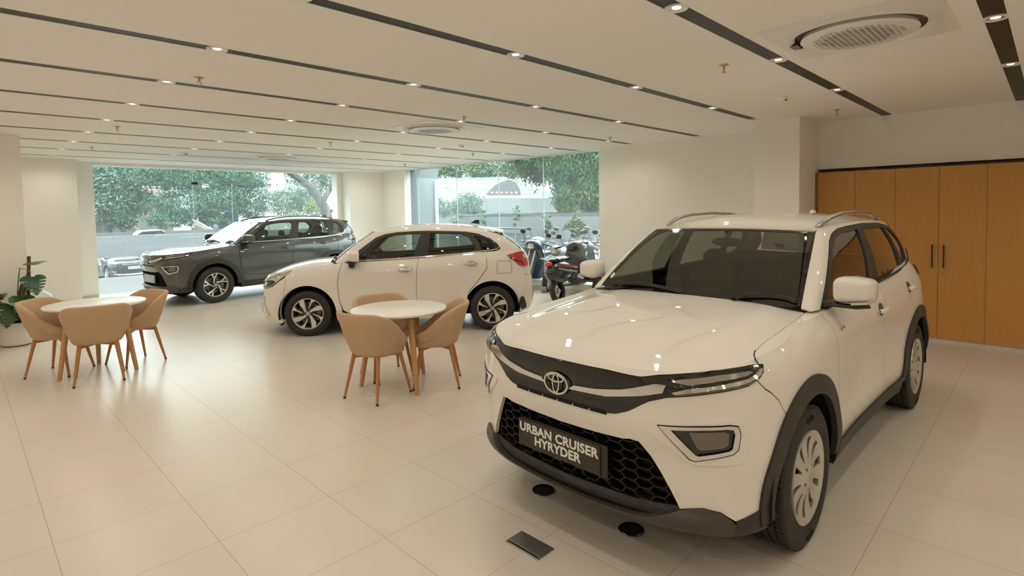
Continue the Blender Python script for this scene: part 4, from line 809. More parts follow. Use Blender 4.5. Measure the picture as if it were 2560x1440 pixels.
# ---------- tables, chairs, plant ----------
mat('beige_fabric', (.56,.385,.235), .85, spec=.2, bump=(900, .25), noise=(6, .04)); mat('leg_wood', (.46,.215,.07), .42, noise=(14, .12)); mat('table_white', (.80,.775,.73), .3); mat('pale_wood', (.56,.32,.13), .42, noise=(14, .12))
def make_chair(label, loc, rz):
    c = thing('tub_chair', label, 'chair', loc, rz, 'beige tub chairs at the round tables')
    n = 49; th = np.linspace(-R(152), R(152), n); rows = []
    for t in th:
        a = abs(t); s = min(1, max(0, (a - R(34)) / R(100))); s = s*s*(3-2*s); hz = .805 - .265*s - .05*max(0, (a - R(120))/R(32))**2
        e = 2.7; q = (abs(math.cos(t))**e + abs(math.sin(t))**e)**(-1/e); cx, sx = -math.cos(t)*q, math.sin(t)*q
        def pt(f, z, ins): 
            ax = (.205 + .10*f + .03*f*max(0, math.cos(t))) - ins; bx = (.212 + .115*f**.8) - ins; return (ax*cx + .02, bx*sx, z)
        zb = .395; m = lambda f: zb + (hz - zb)*f; g = (hz - .395)/.41
        rows.append([pt(.0, zb, .055), pt(.02*g, zb+.006, .026), pt(.06*g, zb+.020, .009), pt(.13*g, zb+.048, .001), pt(.2*g, zb+.085, 0), pt(.45*g, m(.4), 0), pt(.75*g, m(.72), 0), pt(g, hz-.02, .0), pt(g, hz-.004, .008), pt(g, hz, .022), pt(g, hz-.005, .038), pt(g, hz-.02, .046), pt(.75*g, m(.72), .05), pt(.45*g, m(.40), .055), pt(.2*g, .42, .06), pt(0., zb+.01, .09)])
    sh = MB().grid(rows); k = len(rows[0])
    sh.f += [tuple(range(k)), tuple(range((n-1)*k, n*k))[::-1]]; sh.m += [0, 0]; sh.build('shell', MATS['beige_fabric'], c, ang=60)
    ring = [(math.cos(a), math.sin(a)) for a in np.linspace(0, 2*PI, 41)[:-1]]; P = []
    for f, z in ((.2,.463),(.7,.466),(.92,.462),(.985,.45),(1,.43),(.99,.40),(.8,.392),(.2,.392)):
        P.append([((abs(x)**.7*np.sign(x))*.205*f + .035, (abs(y)**.7*np.sign(y))*.205*f, z) for x, y in ring])
    st = MB().grid(P, close_v=True); st.f += [tuple(range(40)), tuple(range(280, 320))]; st.m += [0, 0]; st.build('seat', MATS['beige_fabric'], c, ang=50)
    for sx in (1, -1):
        for sy in (1, -1):
            p0, p1 = Vector((sx*.135+.01, sy*.15, .40)), Vector((sx*.215+.01, sy*.205, .0)); q = p0.lerp(p1, .955)
            l = MB().tube([p0, p0.lerp(p1, .3), q], [.019, .017, .0115], 14).build('leg', MATS['leg_wood'], c); MB().tube([q, p1], [.0118, .011], 14).build('foot_cap', MATS['black_plastic'], l)
    f = MB()
    for sy in (1, -1): f.beam([(-.125, sy*.15*1, .378), (.01, 0, .387), (.145, -sy*.15, .378)], .03, .03)
    f.build('seat_frame', MATS['leg_wood'], c, bevel=.004)
    return c
def make_table(label, loc, rz):
    t = thing('round_table', label, 'table', loc, rz, 'round white tables')
    MB().lathe([(0, .725), (.445, .725), (.455, .73), (.458, .739), (.455, .748), (.445, .752), (0, .752)], 96).build('tabletop', MATS['table_white'], t)
    fr = MB(); P = [(.265*math.cos(2*PI*k/3), .265*math.sin(2*PI*k/3), .711) for k in range(3)]
    for k in range(3): fr.beam([P[k], P[(k+1) % 3]], .035, .026)
    for k in range(3): fr.cyl(.033, .690, .7245, 20, T(P[k][0], P[k][1], 0))
    fr.build('frame', MATS['black_metal'], t)
    for k in range(3):
        a = 2*PI*k/3; MB().tube([(.262*math.cos(a), .262*math.sin(a), .70), (.32*math.cos(a), .32*math.sin(a), .36), (.381*math.cos(a), .381*math.sin(a), .001)], [.030, .027, .020], 18).build('leg', MATS['pale_wood'], t)
T2 = (2.998, 4.509); T1 = (1.053, 7.40)
make_table('round white table in front of the white hatchback', (*T2, 0), math.atan2(4.132-T2[1], 2.923-T2[0])); make_table('round white table beside the potted plant', (*T1, 0), math.atan2(7.273-T1[1], .732-T1[0]))
CH0 = make_chair('beige tub chair in the middle of the picture, its back to the viewer', (2.665, 4.395, 0), R(13))
for lab, x, y, a in (('beige tub chair between the hatchback table and the big white car', 3.268, 4.262, 139), ('beige tub chair half hidden behind the hatchback table', 3.085, 4.895, 257),
                     ('beige tub chair nearest the potted plant', .745, 7.645, -39), ('beige tub chair with its back to the viewer at the plant-side table', 1.0, 7.0, 80.5), ('beige tub chair at the plant-side table towards the grey SUV', 1.43, 7.53, 197.5)):
    copy_tree(CH0, (x, y, 0), R(a), lab)
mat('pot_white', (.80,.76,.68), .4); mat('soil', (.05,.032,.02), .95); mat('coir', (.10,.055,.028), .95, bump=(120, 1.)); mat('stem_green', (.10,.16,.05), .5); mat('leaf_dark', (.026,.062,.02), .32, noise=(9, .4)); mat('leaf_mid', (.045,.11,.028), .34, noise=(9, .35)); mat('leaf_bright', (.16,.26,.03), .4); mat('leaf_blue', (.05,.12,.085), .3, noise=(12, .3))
def monstera_leaf(L, W):
    """a heart shaped leaf with deep side cuts, tip along +x, drooping"""
    S = Disc([(0, 0), (5, 0)]); side = [(0, .02), (-.10*L, .12*W), (-.13*L, .30*W), (-.05*L, .46*W), (.10*L, .52*W)]
    for k, (a, w) in enumerate(((.20, .50), (.36, .46), (.52, .40), (.68, .30), (.82, .18))):
        side += [(a*L, w*W), ((a+.035)*L, w*W*.42), ((a+.055)*L, w*W*.42), ((a+.075)*L, w*W*.97)]
    side += [(.93*L, .08*W), (1.0*L, 0)]
    poly = side + [(x, -y) for x, y in side[1:-1]][::-1]
    m = MB().patch(S, poly, 0, .0, .04*L/.3, .04*L/.3)
    m.v = [(x, y, -.55*(x/L)**2*L*.5 + .35*abs(y)/W*L*.25 - .30*(abs(y)/(W*.5))**2*L*.20) for x, y, z in m.v]
    return m
def plant():
    base = Vector((.535, 9.80, 0)); p = thing('potted_plant', 'monstera plant with split leaves in a white pot beside the left column', 'plant', base)
    pot = MB().lathe([(0, .014), (.165, .014), (.172, .03), (.208, .31), (.20, .312), (.192, .27), (0, .268)], 48).build('pot', MATS['pot_white'], p); MB().cyl(.15, 0, .016, 40).build('saucer', MATS['black_plastic'], pot)
    MB().lathe([(0, .285), (.1, .288), (.193, .275)], 32).build('soil', MATS['soil'], p)
    MB().tube([(.03, .05, .27), (.06, .04, .6), (.105, .03, .80)], [.042, .045, .04], 14).build('moss_pole', MATS['coir'], p)
    MB().tube([(.12, .09, .27), (.15, .10, .7), (.17, .10, 1.16)], [.02, .02, .02], 12).build('support_stake', MATS['coir'], p)
    RT_ = Vector((.70, -.71, 0)); FW = Vector((.71, .70, 0))
    # (sideways, depth, height, yaw in picture plane, pitch, length, width, material): leaves as the photograph shows them
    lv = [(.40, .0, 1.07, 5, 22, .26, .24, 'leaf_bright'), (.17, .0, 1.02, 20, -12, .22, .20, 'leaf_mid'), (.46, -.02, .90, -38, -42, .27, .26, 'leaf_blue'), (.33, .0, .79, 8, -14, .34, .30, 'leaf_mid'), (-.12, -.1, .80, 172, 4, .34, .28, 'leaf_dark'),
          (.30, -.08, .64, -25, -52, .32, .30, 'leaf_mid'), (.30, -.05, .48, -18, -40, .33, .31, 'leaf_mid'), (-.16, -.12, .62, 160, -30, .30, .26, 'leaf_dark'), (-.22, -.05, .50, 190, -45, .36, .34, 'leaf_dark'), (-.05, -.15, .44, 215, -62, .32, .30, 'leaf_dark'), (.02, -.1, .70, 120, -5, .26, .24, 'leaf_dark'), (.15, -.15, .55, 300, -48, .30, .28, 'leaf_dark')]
    for sx, d, z, yaw, pit, L, W, mm in lv:
        pos = RT_*sx*.62 + FW*(d - (.20 if sx < .1 else .02)) + Vector((0, 0, z)); a = math.atan2(RT_.y, RT_.x) + R(yaw)
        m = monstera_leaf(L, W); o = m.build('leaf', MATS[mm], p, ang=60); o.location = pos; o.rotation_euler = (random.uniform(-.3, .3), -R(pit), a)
        MB().tube([(.04, .02, .28), (pos.x*.45, pos.y*.45, z*.62 + .06), (pos.x*.85, pos.y*.85, z*.93), tuple(pos)], [.008, .007, .006, .004], 7).build('stem', MATS['stem_green'], p)
plant()
def floor_items():
    b = thing('floor_socket_box', 'flat grey metal socket box in the floor before the big white car', 'floor box', (1.957, 1.843, 0), 0)
    MB().box(-.062, .062, -.112, .112, 0, .004).build('frame', MATS['zinc'], b, smooth=False, bevel=.002)
    MB().box(-.040, .040, -.110, -.001, .004, .0062).build('lid', MATS['zinc'], b, smooth=False, bevel=.001); MB().box(-.040, .040, .001, .110, .004, .0062).build('lid', MATS['zinc'], b, smooth=False, bevel=.001)
    MB().box(-.058, -.043, -.10, .10, .004, .0055).build('latch_strip', MATS['chrome'], b, smooth=False)
    q = None
    for x, y, l in ((2.406, 2.147, 'under the number plate of the big car'), (2.413, 1.543, 'under the left headlamp end of the big car bumper')):
        if q is None:
            q = thing('floor_port', 'round black floor port ' + l, 'floor port', (x, y, 0), 0, 'round black floor ports'); MB().lathe([(.058, .0), (.066, .006), (.064, .009), (.054, .006)], 36).build('ring', MATS['gloss_black'], q); MB().lathe([(0, .002), (.056, .003)], 36).build('well', MATS['black_void'], q)
        else: copy_tree(q, (x, y, 0), 0, 'round black floor port ' + l)
    for x, y, l in ((3.644, 10.815, 'near the grey SUV front wheel'), (4.436, 9.704, 'behind the white hatchback bonnet')): tag(MB().box(-.05, .05, -.012, .012, 0, .003, T(x, y, 0, 0, 0, .3)).build('floor_slot', MATS['zinc'], smooth=False), 'tiny dark metal slot in the floor ' + l, 'floor fitting')
floor_items()
# ---------- windows and the street outside ----------
glass('window_glass', (.93,.965,.955), 1., haze=.035); mat('alu', (.6,.62,.62), .3, .9); mat('joint', (.55,.66,.66), .4); mat('pave', (0.044,0.045,0.045), .8, noise=(.6, .06)); mat('road', (0.089,0.089,0.089), .9, noise=(.5, .1)); mat('white_wall', (0.125,0.134,0.143), .9, noise=(.3, .03)); mat('blue_grey', (0.108,0.137,0.151), .7)
def windows():
    y = 14.45; G = MATS['window_glass']
    w = thing('window_1', None, None, (0, 0, 0)); w['kind'] = 'structure'
    xs = (2.06, 4.0, 5.72, 7.42)
    for a, b in zip(xs, xs[1:]):
        if a == 4.0: MB().box(a+.002, b-.002, y, y+.012, 2.435, CEIL).build('pane', G, w, smooth=False); [MB().box(u+.003, v-.003, y, y+.012, .01, 2.425).build('pane', G, w, smooth=False) for u, v in ((4.0, 4.86), (4.86, 5.72))]
        else: MB().box(a+.002, b-.002, y, y+.012, .0, CEIL).build('pane', G, w, smooth=False)
    j = MB().box(4.0, 5.72, y-.003, y+.015, 2.425, 2.435)
    for x, z in ((4.0, CEIL), (5.72, CEIL), (4.86, 2.43)): j.box(x-.005, x+.005, y-.003, y+.015, 0, z)
    j.build('joint', MATS['joint'], w, smooth=False)
    for x, z, m in ((4.0, 2.43, 'black_metal'), (5.72, 2.43, 'alu'), (4.0, 2.755, 'alu'), (5.72, 2.755, 'alu')):
        MB().box(x-.035, x+.10, y-.012, y+.024, z-.027, z+.027).build('patch_fitting', MATS[m], w, smooth=False)
    MB().box(2.06, 7.42, y-.02, y+.03, 0, .008).build('floor_channel', MATS['alu'], w, smooth=False)
    x = 8.68; w = thing('window_2', None, None, (0, 0, 0)); w['kind'] = 'structure'; ys = (6.15, 7.62, 8.96, 10.42, 12.0, 13.0)
    for a, b in zip(ys, ys[1:]): MB().box(x, x+.012, a+.002, b-.002, .215, CEIL).build('pane', G, w, smooth=False)
    j = MB()
    for q in ys[1:-1]: j.box(x-.003, x+.015, q-.005, q+.005, .215, CEIL)
    j.build('joint', MATS['joint'], w, smooth=False)
windows()
struct('ground', MB().box(-30, 60, 14.62, 18.6, -.3, -.005), MATS['pave']); struct('street', MB().box(-40, 90, 18.6, 90, -1.6, -1.38), MATS['road']); struct('side_yard', MB().box(8.95, 60, -10, 14.62, -.3, -.06), MATS['pave'])
struct('column_outside', MB().box(8.8, 9.75, 12.53, 13.6, -.06, 4.0), MATS['blue_grey'])
tag(MB().tube([(9.62, 12.46, -.06), (9.62, 12.46, 2.55)], .045, 14).build('downpipe', MATS['white_plastic']), 'white vertical downpipe on the corner outside the right window', 'pipe')
def view_ray():
    yaw, pit, rol = .7925, .0435, -.0168; f = Vector((math.sin(yaw)*math.cos(pit), math.cos(yaw)*math.cos(pit), -math.sin(pit))); r0 = Vector((math.cos(yaw), -math.sin(yaw), 0)); u0 = r0.cross(f)
    return f, r0*math.cos(rol) + u0*math.sin(rol), -r0*math.sin(rol) + u0*math.cos(rol)
VF, VR, VU = view_ray()
def at(px, py, d):
    """world point at distance d along the view axis, for surveying the street from the photograph"""
    return Vector((0, 0, H)) + (VF + VR*((px - 1280)/1377.12) - VU*((py - 584.46)/1377.12))*d
for n_, c_ in (('leaf_teal', (0.042,0.118,0.086)), ('leaf_pale', (0.099,0.168,0.129)), ('leaf_deep', (0.017,0.057,0.044)), ('leaf_green', (0.042,0.104,0.042)), ('leaf_yellow', (0.158,0.183,0.059)), ('leaf_olive', (0.052,0.082,0.030))):
    m_ = mat(n_, c_, .7, spec=.2, noise=(1.7, .35))  # teal and pale tones put the washed-out haze into the leaf colour
mat('bark', (.16,.135,.12), .95, noise=(3, .3)); mat('bark_pale', (0.045,0.045,0.042), .9, noise=(2, .2)); mat('tarp_blue', (.035,.12,.32), .6); mat('house_wall', (0.085,0.082,0.075), .9); mat('house_dark', (0.032,0.035,0.038), .7); mat('roof_white', (0.032,0.032,0.032), .6, noise=(.8, .05)); mat('roof_teal', (0.025,0.037,0.038), .6, noise=(1, .12)); mat('rail_dark', (.06,.075,.08), .5); mat('concrete', (0.068,0.072,0.073), .9); mat('terracotta', (0.150,0.063,0.033), .8); mat('shed_brown', (0.078,0.081,0.072), .8); mat('green_lamp_colour', (.02,.3,.15), .5); mat('yellow_paint', (.7,.45,.05), .6)
mat('bike_black', (.02,.022,.025), .25, coat=.6); mat('bike_grey', (0.080,0.095,0.100), .35, coat=.6); mat('bike_pale', (0.180,0.203,0.198), .35, coat=.5); mat('bike_blue', (0.024,0.048,0.090), .3, coat=.6); mat('bike_white', (0.294,0.302,0.302), .4); mat('bike_red', (0.300,0.018,0.024), .3, coat=.5); mat('black_paint', (.012,.016,.022), .2, coat=1.)
def foliage(mb, c, rad, n, size, mats, droop=0., seed=0, clump=30, flat=1.):
    n = int(n*2.3); size *= .58
    rg = random.Random(seed); c = Vector(c)
    for k in range(max(1, n//clump)):
        while True:
            p = Vector((rg.uniform(-1, 1), rg.uniform(-1, 1), rg.uniform(-1, 1)))
            if p.length < 1 and p.length > rg.random()*.75: break
        p = Vector((p.x*rad[0], p.y*rad[1], p.z*rad[2])); cr = min(rad)*rg.uniform(.16, .30); mb.use(MATS[rg.choice(mats)])
        for _ in range(clump):
            q = c + p + Vector((rg.gauss(0, cr), rg.gauss(0, cr), rg.gauss(0, cr*flat)))
            a = Vector((rg.gauss(0, 1), rg.gauss(0, 1), rg.gauss(0, 1)*(1 - droop) - 2.2*droop)).normalized(); b = a.cross(Vector((rg.gauss(0, 1), rg.gauss(0, 1), rg.gauss(0, .4)))).normalized(); s = size*rg.uniform(.6, 1.4); w = s*(.42 - .25*droop)
            mb.add([q - a*s*.5, q + b*w*.5, q + a*s*.5, q - b*w*.5], [(0, 1, 2, 3)])
def tree(name, label, cat, crowns, trunk, mats, size, group=None, trunk_mat='bark', droop=0., flat=1.):
    """crowns: (centre, radii, leaf count); trunk: list of (points, radii)"""
    t = thing(name, label, cat, trunk[0][0][0], 0, group); o = Vector(trunk[0][0][0]); m = MB()
    for k, (c, r, n) in enumerate(crowns): foliage(m, Vector(c) - o, r, n, size, mats, droop, hash_(label) + k, flat=flat)
    m.build('crown', None, t, smooth=False); b = MB()
    for pts, rr in trunk: b.tube([Vector(p) - o for p in pts], rr, 9)
    b.build('trunk', MATS[trunk_mat], t); return t
def hash_(s): return sum(ord(c)*(i+1) for i, c in enumerate(s)) % 9973
def wall_between(name, a, b, z0, z1, th, m, label=None, cat=None, kind=None):
    a, b = Vector((a[0], a[1], 0)), Vector((b[0], b[1], 0)); d = (b - a).normalized(); n = Vector((-d.y, d.x, 0))*th
    o = MB().add([(*p.xy, z) for z in (z0, z1) for p in (a, b, b + n, a + n)], [(0,3,2,1),(4,5,6,7),(0,1,5,4),(1,2,6,5),(2,3,7,6),(3,0,4,7)]).build(name, m, smooth=False)
    if kind: o['kind'] = kind
    return tag(o, label, cat)
GZ_ = -1.38
def far_street():
    Yw = 36.; wl = at(200, 593, 1); 
    zt = at(400, 588, 29.5).z
    wall_between('wall_street', (2., Yw), (19., Yw), GZ_, zt, .25, MATS['white_wall'], kind='structure')
    bd = thing('hoarding_board', 'long white board on posts along the paving edge outside the far window', 'board', (4.6, 18.75, -.005))
    z0, z1 = at(300, 643, 15.3).z, at(300, 591, 15.3).z
    MB().box(-5.2, 7.4, 0, .06, z0, z1).build('panel', MATS['white_wall'], bd, smooth=False)
    for x in (-5., -.3, 3.4, 7.2): MB().box(x-.03, x+.03, .06, .12, 0, z1).build('post', MATS['alu'], bd, smooth=False)
    def onY(px, py, Y): d = at(px, py, 1) - Vector((0, 0, H)); return Vector((0, 0, H)) + d*(Y/d.y)
    for a, b, l in ((415, 566, 'long grey concrete kerb lying on the white street wall'), (240, 332, 'short grey concrete kerb on the left end of the white street wall')):
        p, q = onY(a, 580, Yw), onY(b, 580, Yw); tag(MB().box(p.x, q.x, Yw+.02, Yw+.22, zt+.001, zt + .17).build('kerb_block', MATS['concrete'], smooth=False), l, 'kerb')
    p = onY(541, 570, Yw); tag(MB().lathe([(.14, 0), (.14, .14), (.12, .22), (.07, .28), (0, .3)], 20, T(p.x, Yw+.15, zt+.17)).build('bollard', MATS['concrete']), 'round-topped grey post on the white street wall', 'post')
    # things behind the wall
    road = wall_between('road_behind', (-10, 36.4), (70, 36.4), -.9, -.8, 50, MATS['pave'], kind='structure')
    g = -.8
    p, q = onY(547, 575, 41), onY(594, 515, 41)
    bx = thing('skip_container', 'tall blue metal skip behind the white street wall', 'container', (p.x, 41, g)); w, h = q.x - p.x, q.z - g
    MB().box(0, w, 0, 1.5, 0, h*.82).build('body', MATS['tarp_blue'], bx, smooth=False); MB().box(w*.72, w, -.04, 1.5, h*.3, h).box(0, w, -.03, 0, h*.5, h*.54).build('door', MATS['tarp_blue'], bx, smooth=False)
    p = onY(368, 577, 46); car_far(p.x, 46, g)
    for px, py, w, h, l in ((432, 575, .5, .9, 'yellow road barrier behind the white street wall'),):
        p = onY(px, py, 42); b = thing('road_barrier', l, 'barrier', (p.x, 42, g)); MB().box(-w, w, 0, .12, .7, 1.25).build('board', MATS['yellow_paint'], b, smooth=False); MB().tube([(-w*.8, .06, 0), (-w*.8, .06, .7)], .05).build('leg', MATS['yellow_paint'], b); MB().tube([(w*.8, .06, 0), (w*.8, .06, .7)], .05).build('leg', MATS['yellow_paint'], b)
    # houses
    p, q = onY(215, 585, 50), onY(335, 545, 50); hs = thing('low_house', 'low pale house with a slatted grey gate far behind the street wall', 'house', (p.x, 50, g)); w, h = q.x - p.x, q.z - g
    MB().box(0, w, 0, 5, 0, h).build('wall', MATS['house_wall'], hs, smooth=False); MB().box(-.3, w+.2, -.4, 5, h, h+.2).build('roof', MATS['concrete'], hs, smooth=False); MB().box(w*.70, w*.82, -.03, 0, h*.45, h*.75).build('window', MATS['house_dark'], hs, smooth=False)
    gt = MB()
    for k in range(14): gt.box(w*.13 + k*.09, w*.13 + k*.09 + .05, -.08, -.03, .1, h*.86)
    gt.box(w*.13, w*.13+1.25, -.1, -.08, h*.3, h*.36).build('gate', MATS['shed_brown'], hs, smooth=False)
    p, q = onY(258, 440, 85), onY(352, 400, 85); bl = thing('apartment_block', 'pale apartment block seen between the trees through the far window', 'building', (p.x, 85, g)); w = q.x - p.x; h = q.z - g + 2
    MB().box(0, w, 0, 10, 0, h).build('wall', MATS['house_wall'], bl, smooth=False)
    for k in range(3):
        for r_ in range(5): MB().box(w*(.2+.27*k), w*(.2+.27*k)+1.1, -.06, 0, h - 2.6 - r_*3, h - 1.2 - r_*3).build('window', MATS['house_dark'], bl, smooth=False)
    p, q = onY(345, 510, 60), onY(430, 490, 60); b2 = thing('terrace_house', 'cream house with a red-brown railing behind the drooping tree', 'building', (p.x, 60, g)); w, h = q.x - p.x, q.z - g
    MB().box(0, w, 0, 6, 0, h).build('wall', MATS['house_wall'], b2, smooth=False); r = MB()
    for k in range(24): r.box(w*k/24, w*k/24 + .06, 0, .05, h, h+.75)
    r.box(0, w, 0, .05, h+.72, h+.8).build('railing', MATS['terracotta'], b2, smooth=False)
    p, q = onY(742, 545, 44), onY(850, 517, 44); b3 = thing('tent', 'blue-grey sloping awning roof at the right side of the far window', 'awning', (p.x, 44, g)); w, h = q.x - p.x, q.z - g
    MB().add([(0, 0, h*.66), (w, 0, h), (w, 3, h), (0, 3, h*.66), (0, 0, h*.60), (w, 0, h*.9), (w, 3, h*.9), (0, 3, h*.60)], [(0,1,2,3),(4,7,6,5),(0,4,5,1),(1,5,6,2),(2,6,7,3),(3,7,4,0)]).build('roof', MATS['concrete'], b3, smooth=False)
    for k, x in enumerate((.05, w*.5, w-.05)): MB().tube([(x, .1, 0), (x, .1, h*(.62+.14*k))], .06).build('post', MATS['bark_pale'], b3)
    # trees: left gum, big drooping tree, right tree with pale limbs
    a = lambda px, py, Y: onY(px, py, Y)
    def sized(px, py, Y, rx, rz, n): c = a(px, py, Y); s = c.length/1377*.92; return (c, (rx*s, rx*s*.8, rz*s), n)
    b = a(262, 585, 42); tree('street_tree', 'pale hazy tree filling the left end of the far window', 'tree', [sized(280, 445, 42, 62, 40, 3000), sized(262, 505, 42, 52, 34, 2600), sized(325, 500, 42, 42, 34, 1600), sized(300, 545, 42, 34, 22, 700), sized(240, 425, 42, 40, 34, 1200)], [([(b.x, 42, g), a(270, 500, 42), a(282, 430, 42)], [.28, .2, .08])], ['leaf_pale', 'leaf_teal', 'leaf_pale'], .34, 'street trees', 'bark_pale')
    b = a(512, 575, 39.5); tree('street_tree', 'large dark green drooping tree in the middle of the far window', 'tree', [sized(420, 440, 39.5, 66, 30, 2600), sized(500, 445, 40, 90, 36, 3400), sized(590, 440, 40, 76, 34, 2800), sized(470, 510, 39, 80, 34, 2800), sized(420, 550, 38.5, 52, 20, 900), sized(560, 505, 39, 52, 40, 2000), sized(630, 500, 39.5, 42, 50, 2000), sized(530, 558, 38.5, 50, 20, 900)], [([(b.x, 39.5, g), a(505, 510, 39.5), a(490, 430, 39.5)], [.32, .26, .12]), ([a(505, 520, 39.5), a(570, 470, 40), a(610, 430, 40)], [.16, .12, .06])], ['leaf_teal', 'leaf_deep', 'leaf_green', 'leaf_teal'], .30, 'street trees', 'bark', .35, .55)
    b = a(815, 575, 33); tree('street_tree', 'tree with a thick pale slanting limb at the right of the far window', 'tree', [sized(720, 505, 41, 50, 36, 1500), sized(770, 500, 40, 40, 26, 900), sized(800, 445, 38, 40, 36, 900), sized(740, 440, 42, 30, 26, 420)], [([(b.x+.6, 33, g), a(812, 520, 33), a(780, 470, 33), a(738, 440, 33), a(700, 415, 33)], [.34, .30, .26, .2, .14]), ([a(772, 462, 33), a(800, 450, 33), a(822, 462, 33)], [.1, .08, .05]), ([a(806, 505, 33), a(826, 470, 33), a(838, 425, 33)], [.2, .16, .12])], ['leaf_teal', 'leaf_pale', 'leaf_green'], .30, 'street trees', 'bark_pale')
    b = a(775, 580, 37); tree('street_bush', 'yellow-green bush under the pale limb in the far window', 'bush', [sized(785, 515, 37, 26, 22, 700), sized(735, 545, 36, 22, 14, 400)], [([(b.x, 37, g), a(780, 530, 37)], [.08, .04])], ['leaf_yellow', 'leaf_green'], .26)
    m = MB().tube([a(485, 562, 37.2), a(520, 580, 37.2), a(570, 590, 37.2), a(620, 605, 37.2)], [.34, .30, .26, .22], 10).build('fallen_trunk', MATS['bark']); tag(m, 'dark fallen tree trunk lying behind the white street wall', 'tree trunk')
def car_far(x, y, z):
    c = thing('parked_car', 'white car parked far behind the street wall', 'car', (x, y, z)); prof = [(-2.1,.3),(-2.15,.75),(-1.75,.95),(-1.0,1.05),(-.45,1.45),(.7,1.5),(1.45,1.1),(2.0,1.0),(2.1,.6),(2.05,.3)]
    M = T(0, 0, 0, PI/2); MB().prism(prof, -.8, .8, M).build('body', MATS['bike_white'], c, smooth=False, bevel=.08)
    MB().prism([(-.95,1.07),(-.45,1.38),(.66,1.43),(1.25,1.1)], -.815, .815, M).build('windows', MATS['house_dark'], c, smooth=False)
    for wx in (-1.3, 1.3):
        for wy in (.72, -.72): MB().cyl(.31, -.1, .1, 20, T(wx, wy, .31, PI/2)).build('wheel', MATS['rubber'], c)
def black_suv():
    sh, gh, hood, roof = HY['shell'], HY['gh'], HY['hood'], HY['roof']; u = sh.ux; F, Rr, zc = u(1.3), u(-1.3), .345; P = MATS['black_paint']
    ctr = at(336, 664, 25.9); a = math.atan2(-ctr.y, -ctr.x) + R(17)
    car = thing('suv_car', 'black SUV with a white number plate on the road outside the far window', 'car', (ctr.x - 2.15*math.cos(a), ctr.y - 2.15*math.sin(a), GZ_), a)
    both = lambda nm, m, fn, **k: [fn(MB(), mi).build(nm, m, car, **k) for mi in (False, True)]
    top = lambda a, b, n=14: [(x, float(sh.tp(x)[0])) for x in np.linspace(a, b, n)]; sym = lambda p: p + [(-x, y) for x, y in p[1:-1]][::-1]
    both('body', P, lambda m, k: m.patch(sh, [(0,.25),(F-.47,.25)] + arc(F, zc, .42, 180, 0, 20) + [(F+.47,.25),(Rr-.47,.25)] + arc(Rr, zc, .42, 180, 0, 20) + [(Rr+.47,.25),(sh.U,.25)] + top(sh.U, 0, 50), 0, .02, .05, .05, mirror=k))
    c = [p for p in sh.top_curve(120) if p[0] > .8]; MB().patch(hood, [(p[0], p[1]) for p in c] + [(p[0], -p[1]) for p in c[1:]][::-1], 0, .01, .08, .08).build('hood', P, car)
    MB().patch(gh, sym([(0,0),(2.9,.0),(2.95,.97),(0,.97)]), .002, .004, .3, .1).build('windscreen', MATS['tinted_glass'], car); both('windows', MATS['house_dark'], lambda m, k: m.patch(gh, [(4.05,.01),(8.6,.03),(8.9,.4),(8.4,.88),(6,.94),(4.3,.85)], .004, .02, .3, .1, mirror=k))
    both('body_pillar', P, lambda m, k: m.patch(gh, [(2.95,0),(13,0),(13,1),(2.95,1)], -.003, .01, .2, .2, mirror=k)); MB().patch(roof, [(c[0], c[1]) for c in gh.top_curve(60)] + [(c[0], -c[1]) for c in gh.top_curve(60)[1:-1]][::-1], 0, .01, .1, .1).build('roof', P, car)
    MB().patch(sh, sym([(0,.93),(.50,.93),(.62,.90),(.55,.80),(0,.78)]), .004, .01, .06, .05).build('grille', MATS['piano_black'], car)
    MB().patch(sh, sym([(0,.93),(.72,.945),(.90,.955),(.90,.935),(.62,.90),(0,.895)]), .012, .01, .06, .05).build('chrome_bar', MATS['chrome'], car); 
    for z in (.865, .835, .805): MB().patch(sh, sym([(0,z),(.5,z+.005),(.5,z-.008),(0,z-.01)]), .010, .01, .06, .05).build('grille_bar', MATS['satin_silver'], car)
    both('headlamp', MATS['clear_lens'], lambda m, k: m.patch(sh, [(.60,.93),(1.0,.955),(1.12,.95),(1.05,.89),(.66,.86)], .008, .01, .05, .04, mirror=k))
    MB().patch(sh, sym([(0,.62),(.60,.62),(.70,.50),(.60,.40),(0,.38)]), .003, .01, .08, .05).build('lower_grille', MATS['piano_black'], car); both('lamp_trim', MATS['chrome'], lambda m, k: m.patch(sh, [(.68,.50),(.90,.52),(.92,.57),(.94,.50),(.88,.475),(.68,.475)], .012, .01, .05, .04, mirror=k)); MB().patch(sh, sym([(0,.36),(.62,.38),(.86,.42),(.86,.39),(.62,.34),(0,.32)]), .014, .01, .06, .04).build('bumper_bar', MATS['satin_silver'], car)
    face = Matrix(((0,0,1,0),(1,0,0,0),(0,1,0,0),(0,0,0,1)))
    e = MB(); 
    for q in ([(-.055,-.045,0),(.055,-.045,0)], [(-.07,.045,0),(.07,.045,0)], [(-.055,-.045,0),(-.07,.045,0)], [(.055,-.045,0),(.07,.045,0)], [(-.022,-.035,0),(-.032,.035,0)], [(.022,-.035,0),(.032,.035,0)], [(-.028,0,0),(.028,0,0)]): e.beam(q, .012, .012)
    e.v = [tuple(Matrix.Translation((2.175, 0, .88)) @ face @ Vector(p)) for p in e.v]; e.build('badge', MATS['chrome'], car, smooth=False)
    p = MB().box(2.165, 2.18, -.26, .26, .59, .72).build('number_plate', MATS['bike_white'], car, smooth=False); text('plate_lettering', 'DL 3C AY 8047', .075, MATS['black_metal'], p, Matrix.Translation((2.181, 0, .655)) @ face, .001, .001)
    for s in (1, -1): mirror_pod(car, .80, .985, 1.205, s, P, False)
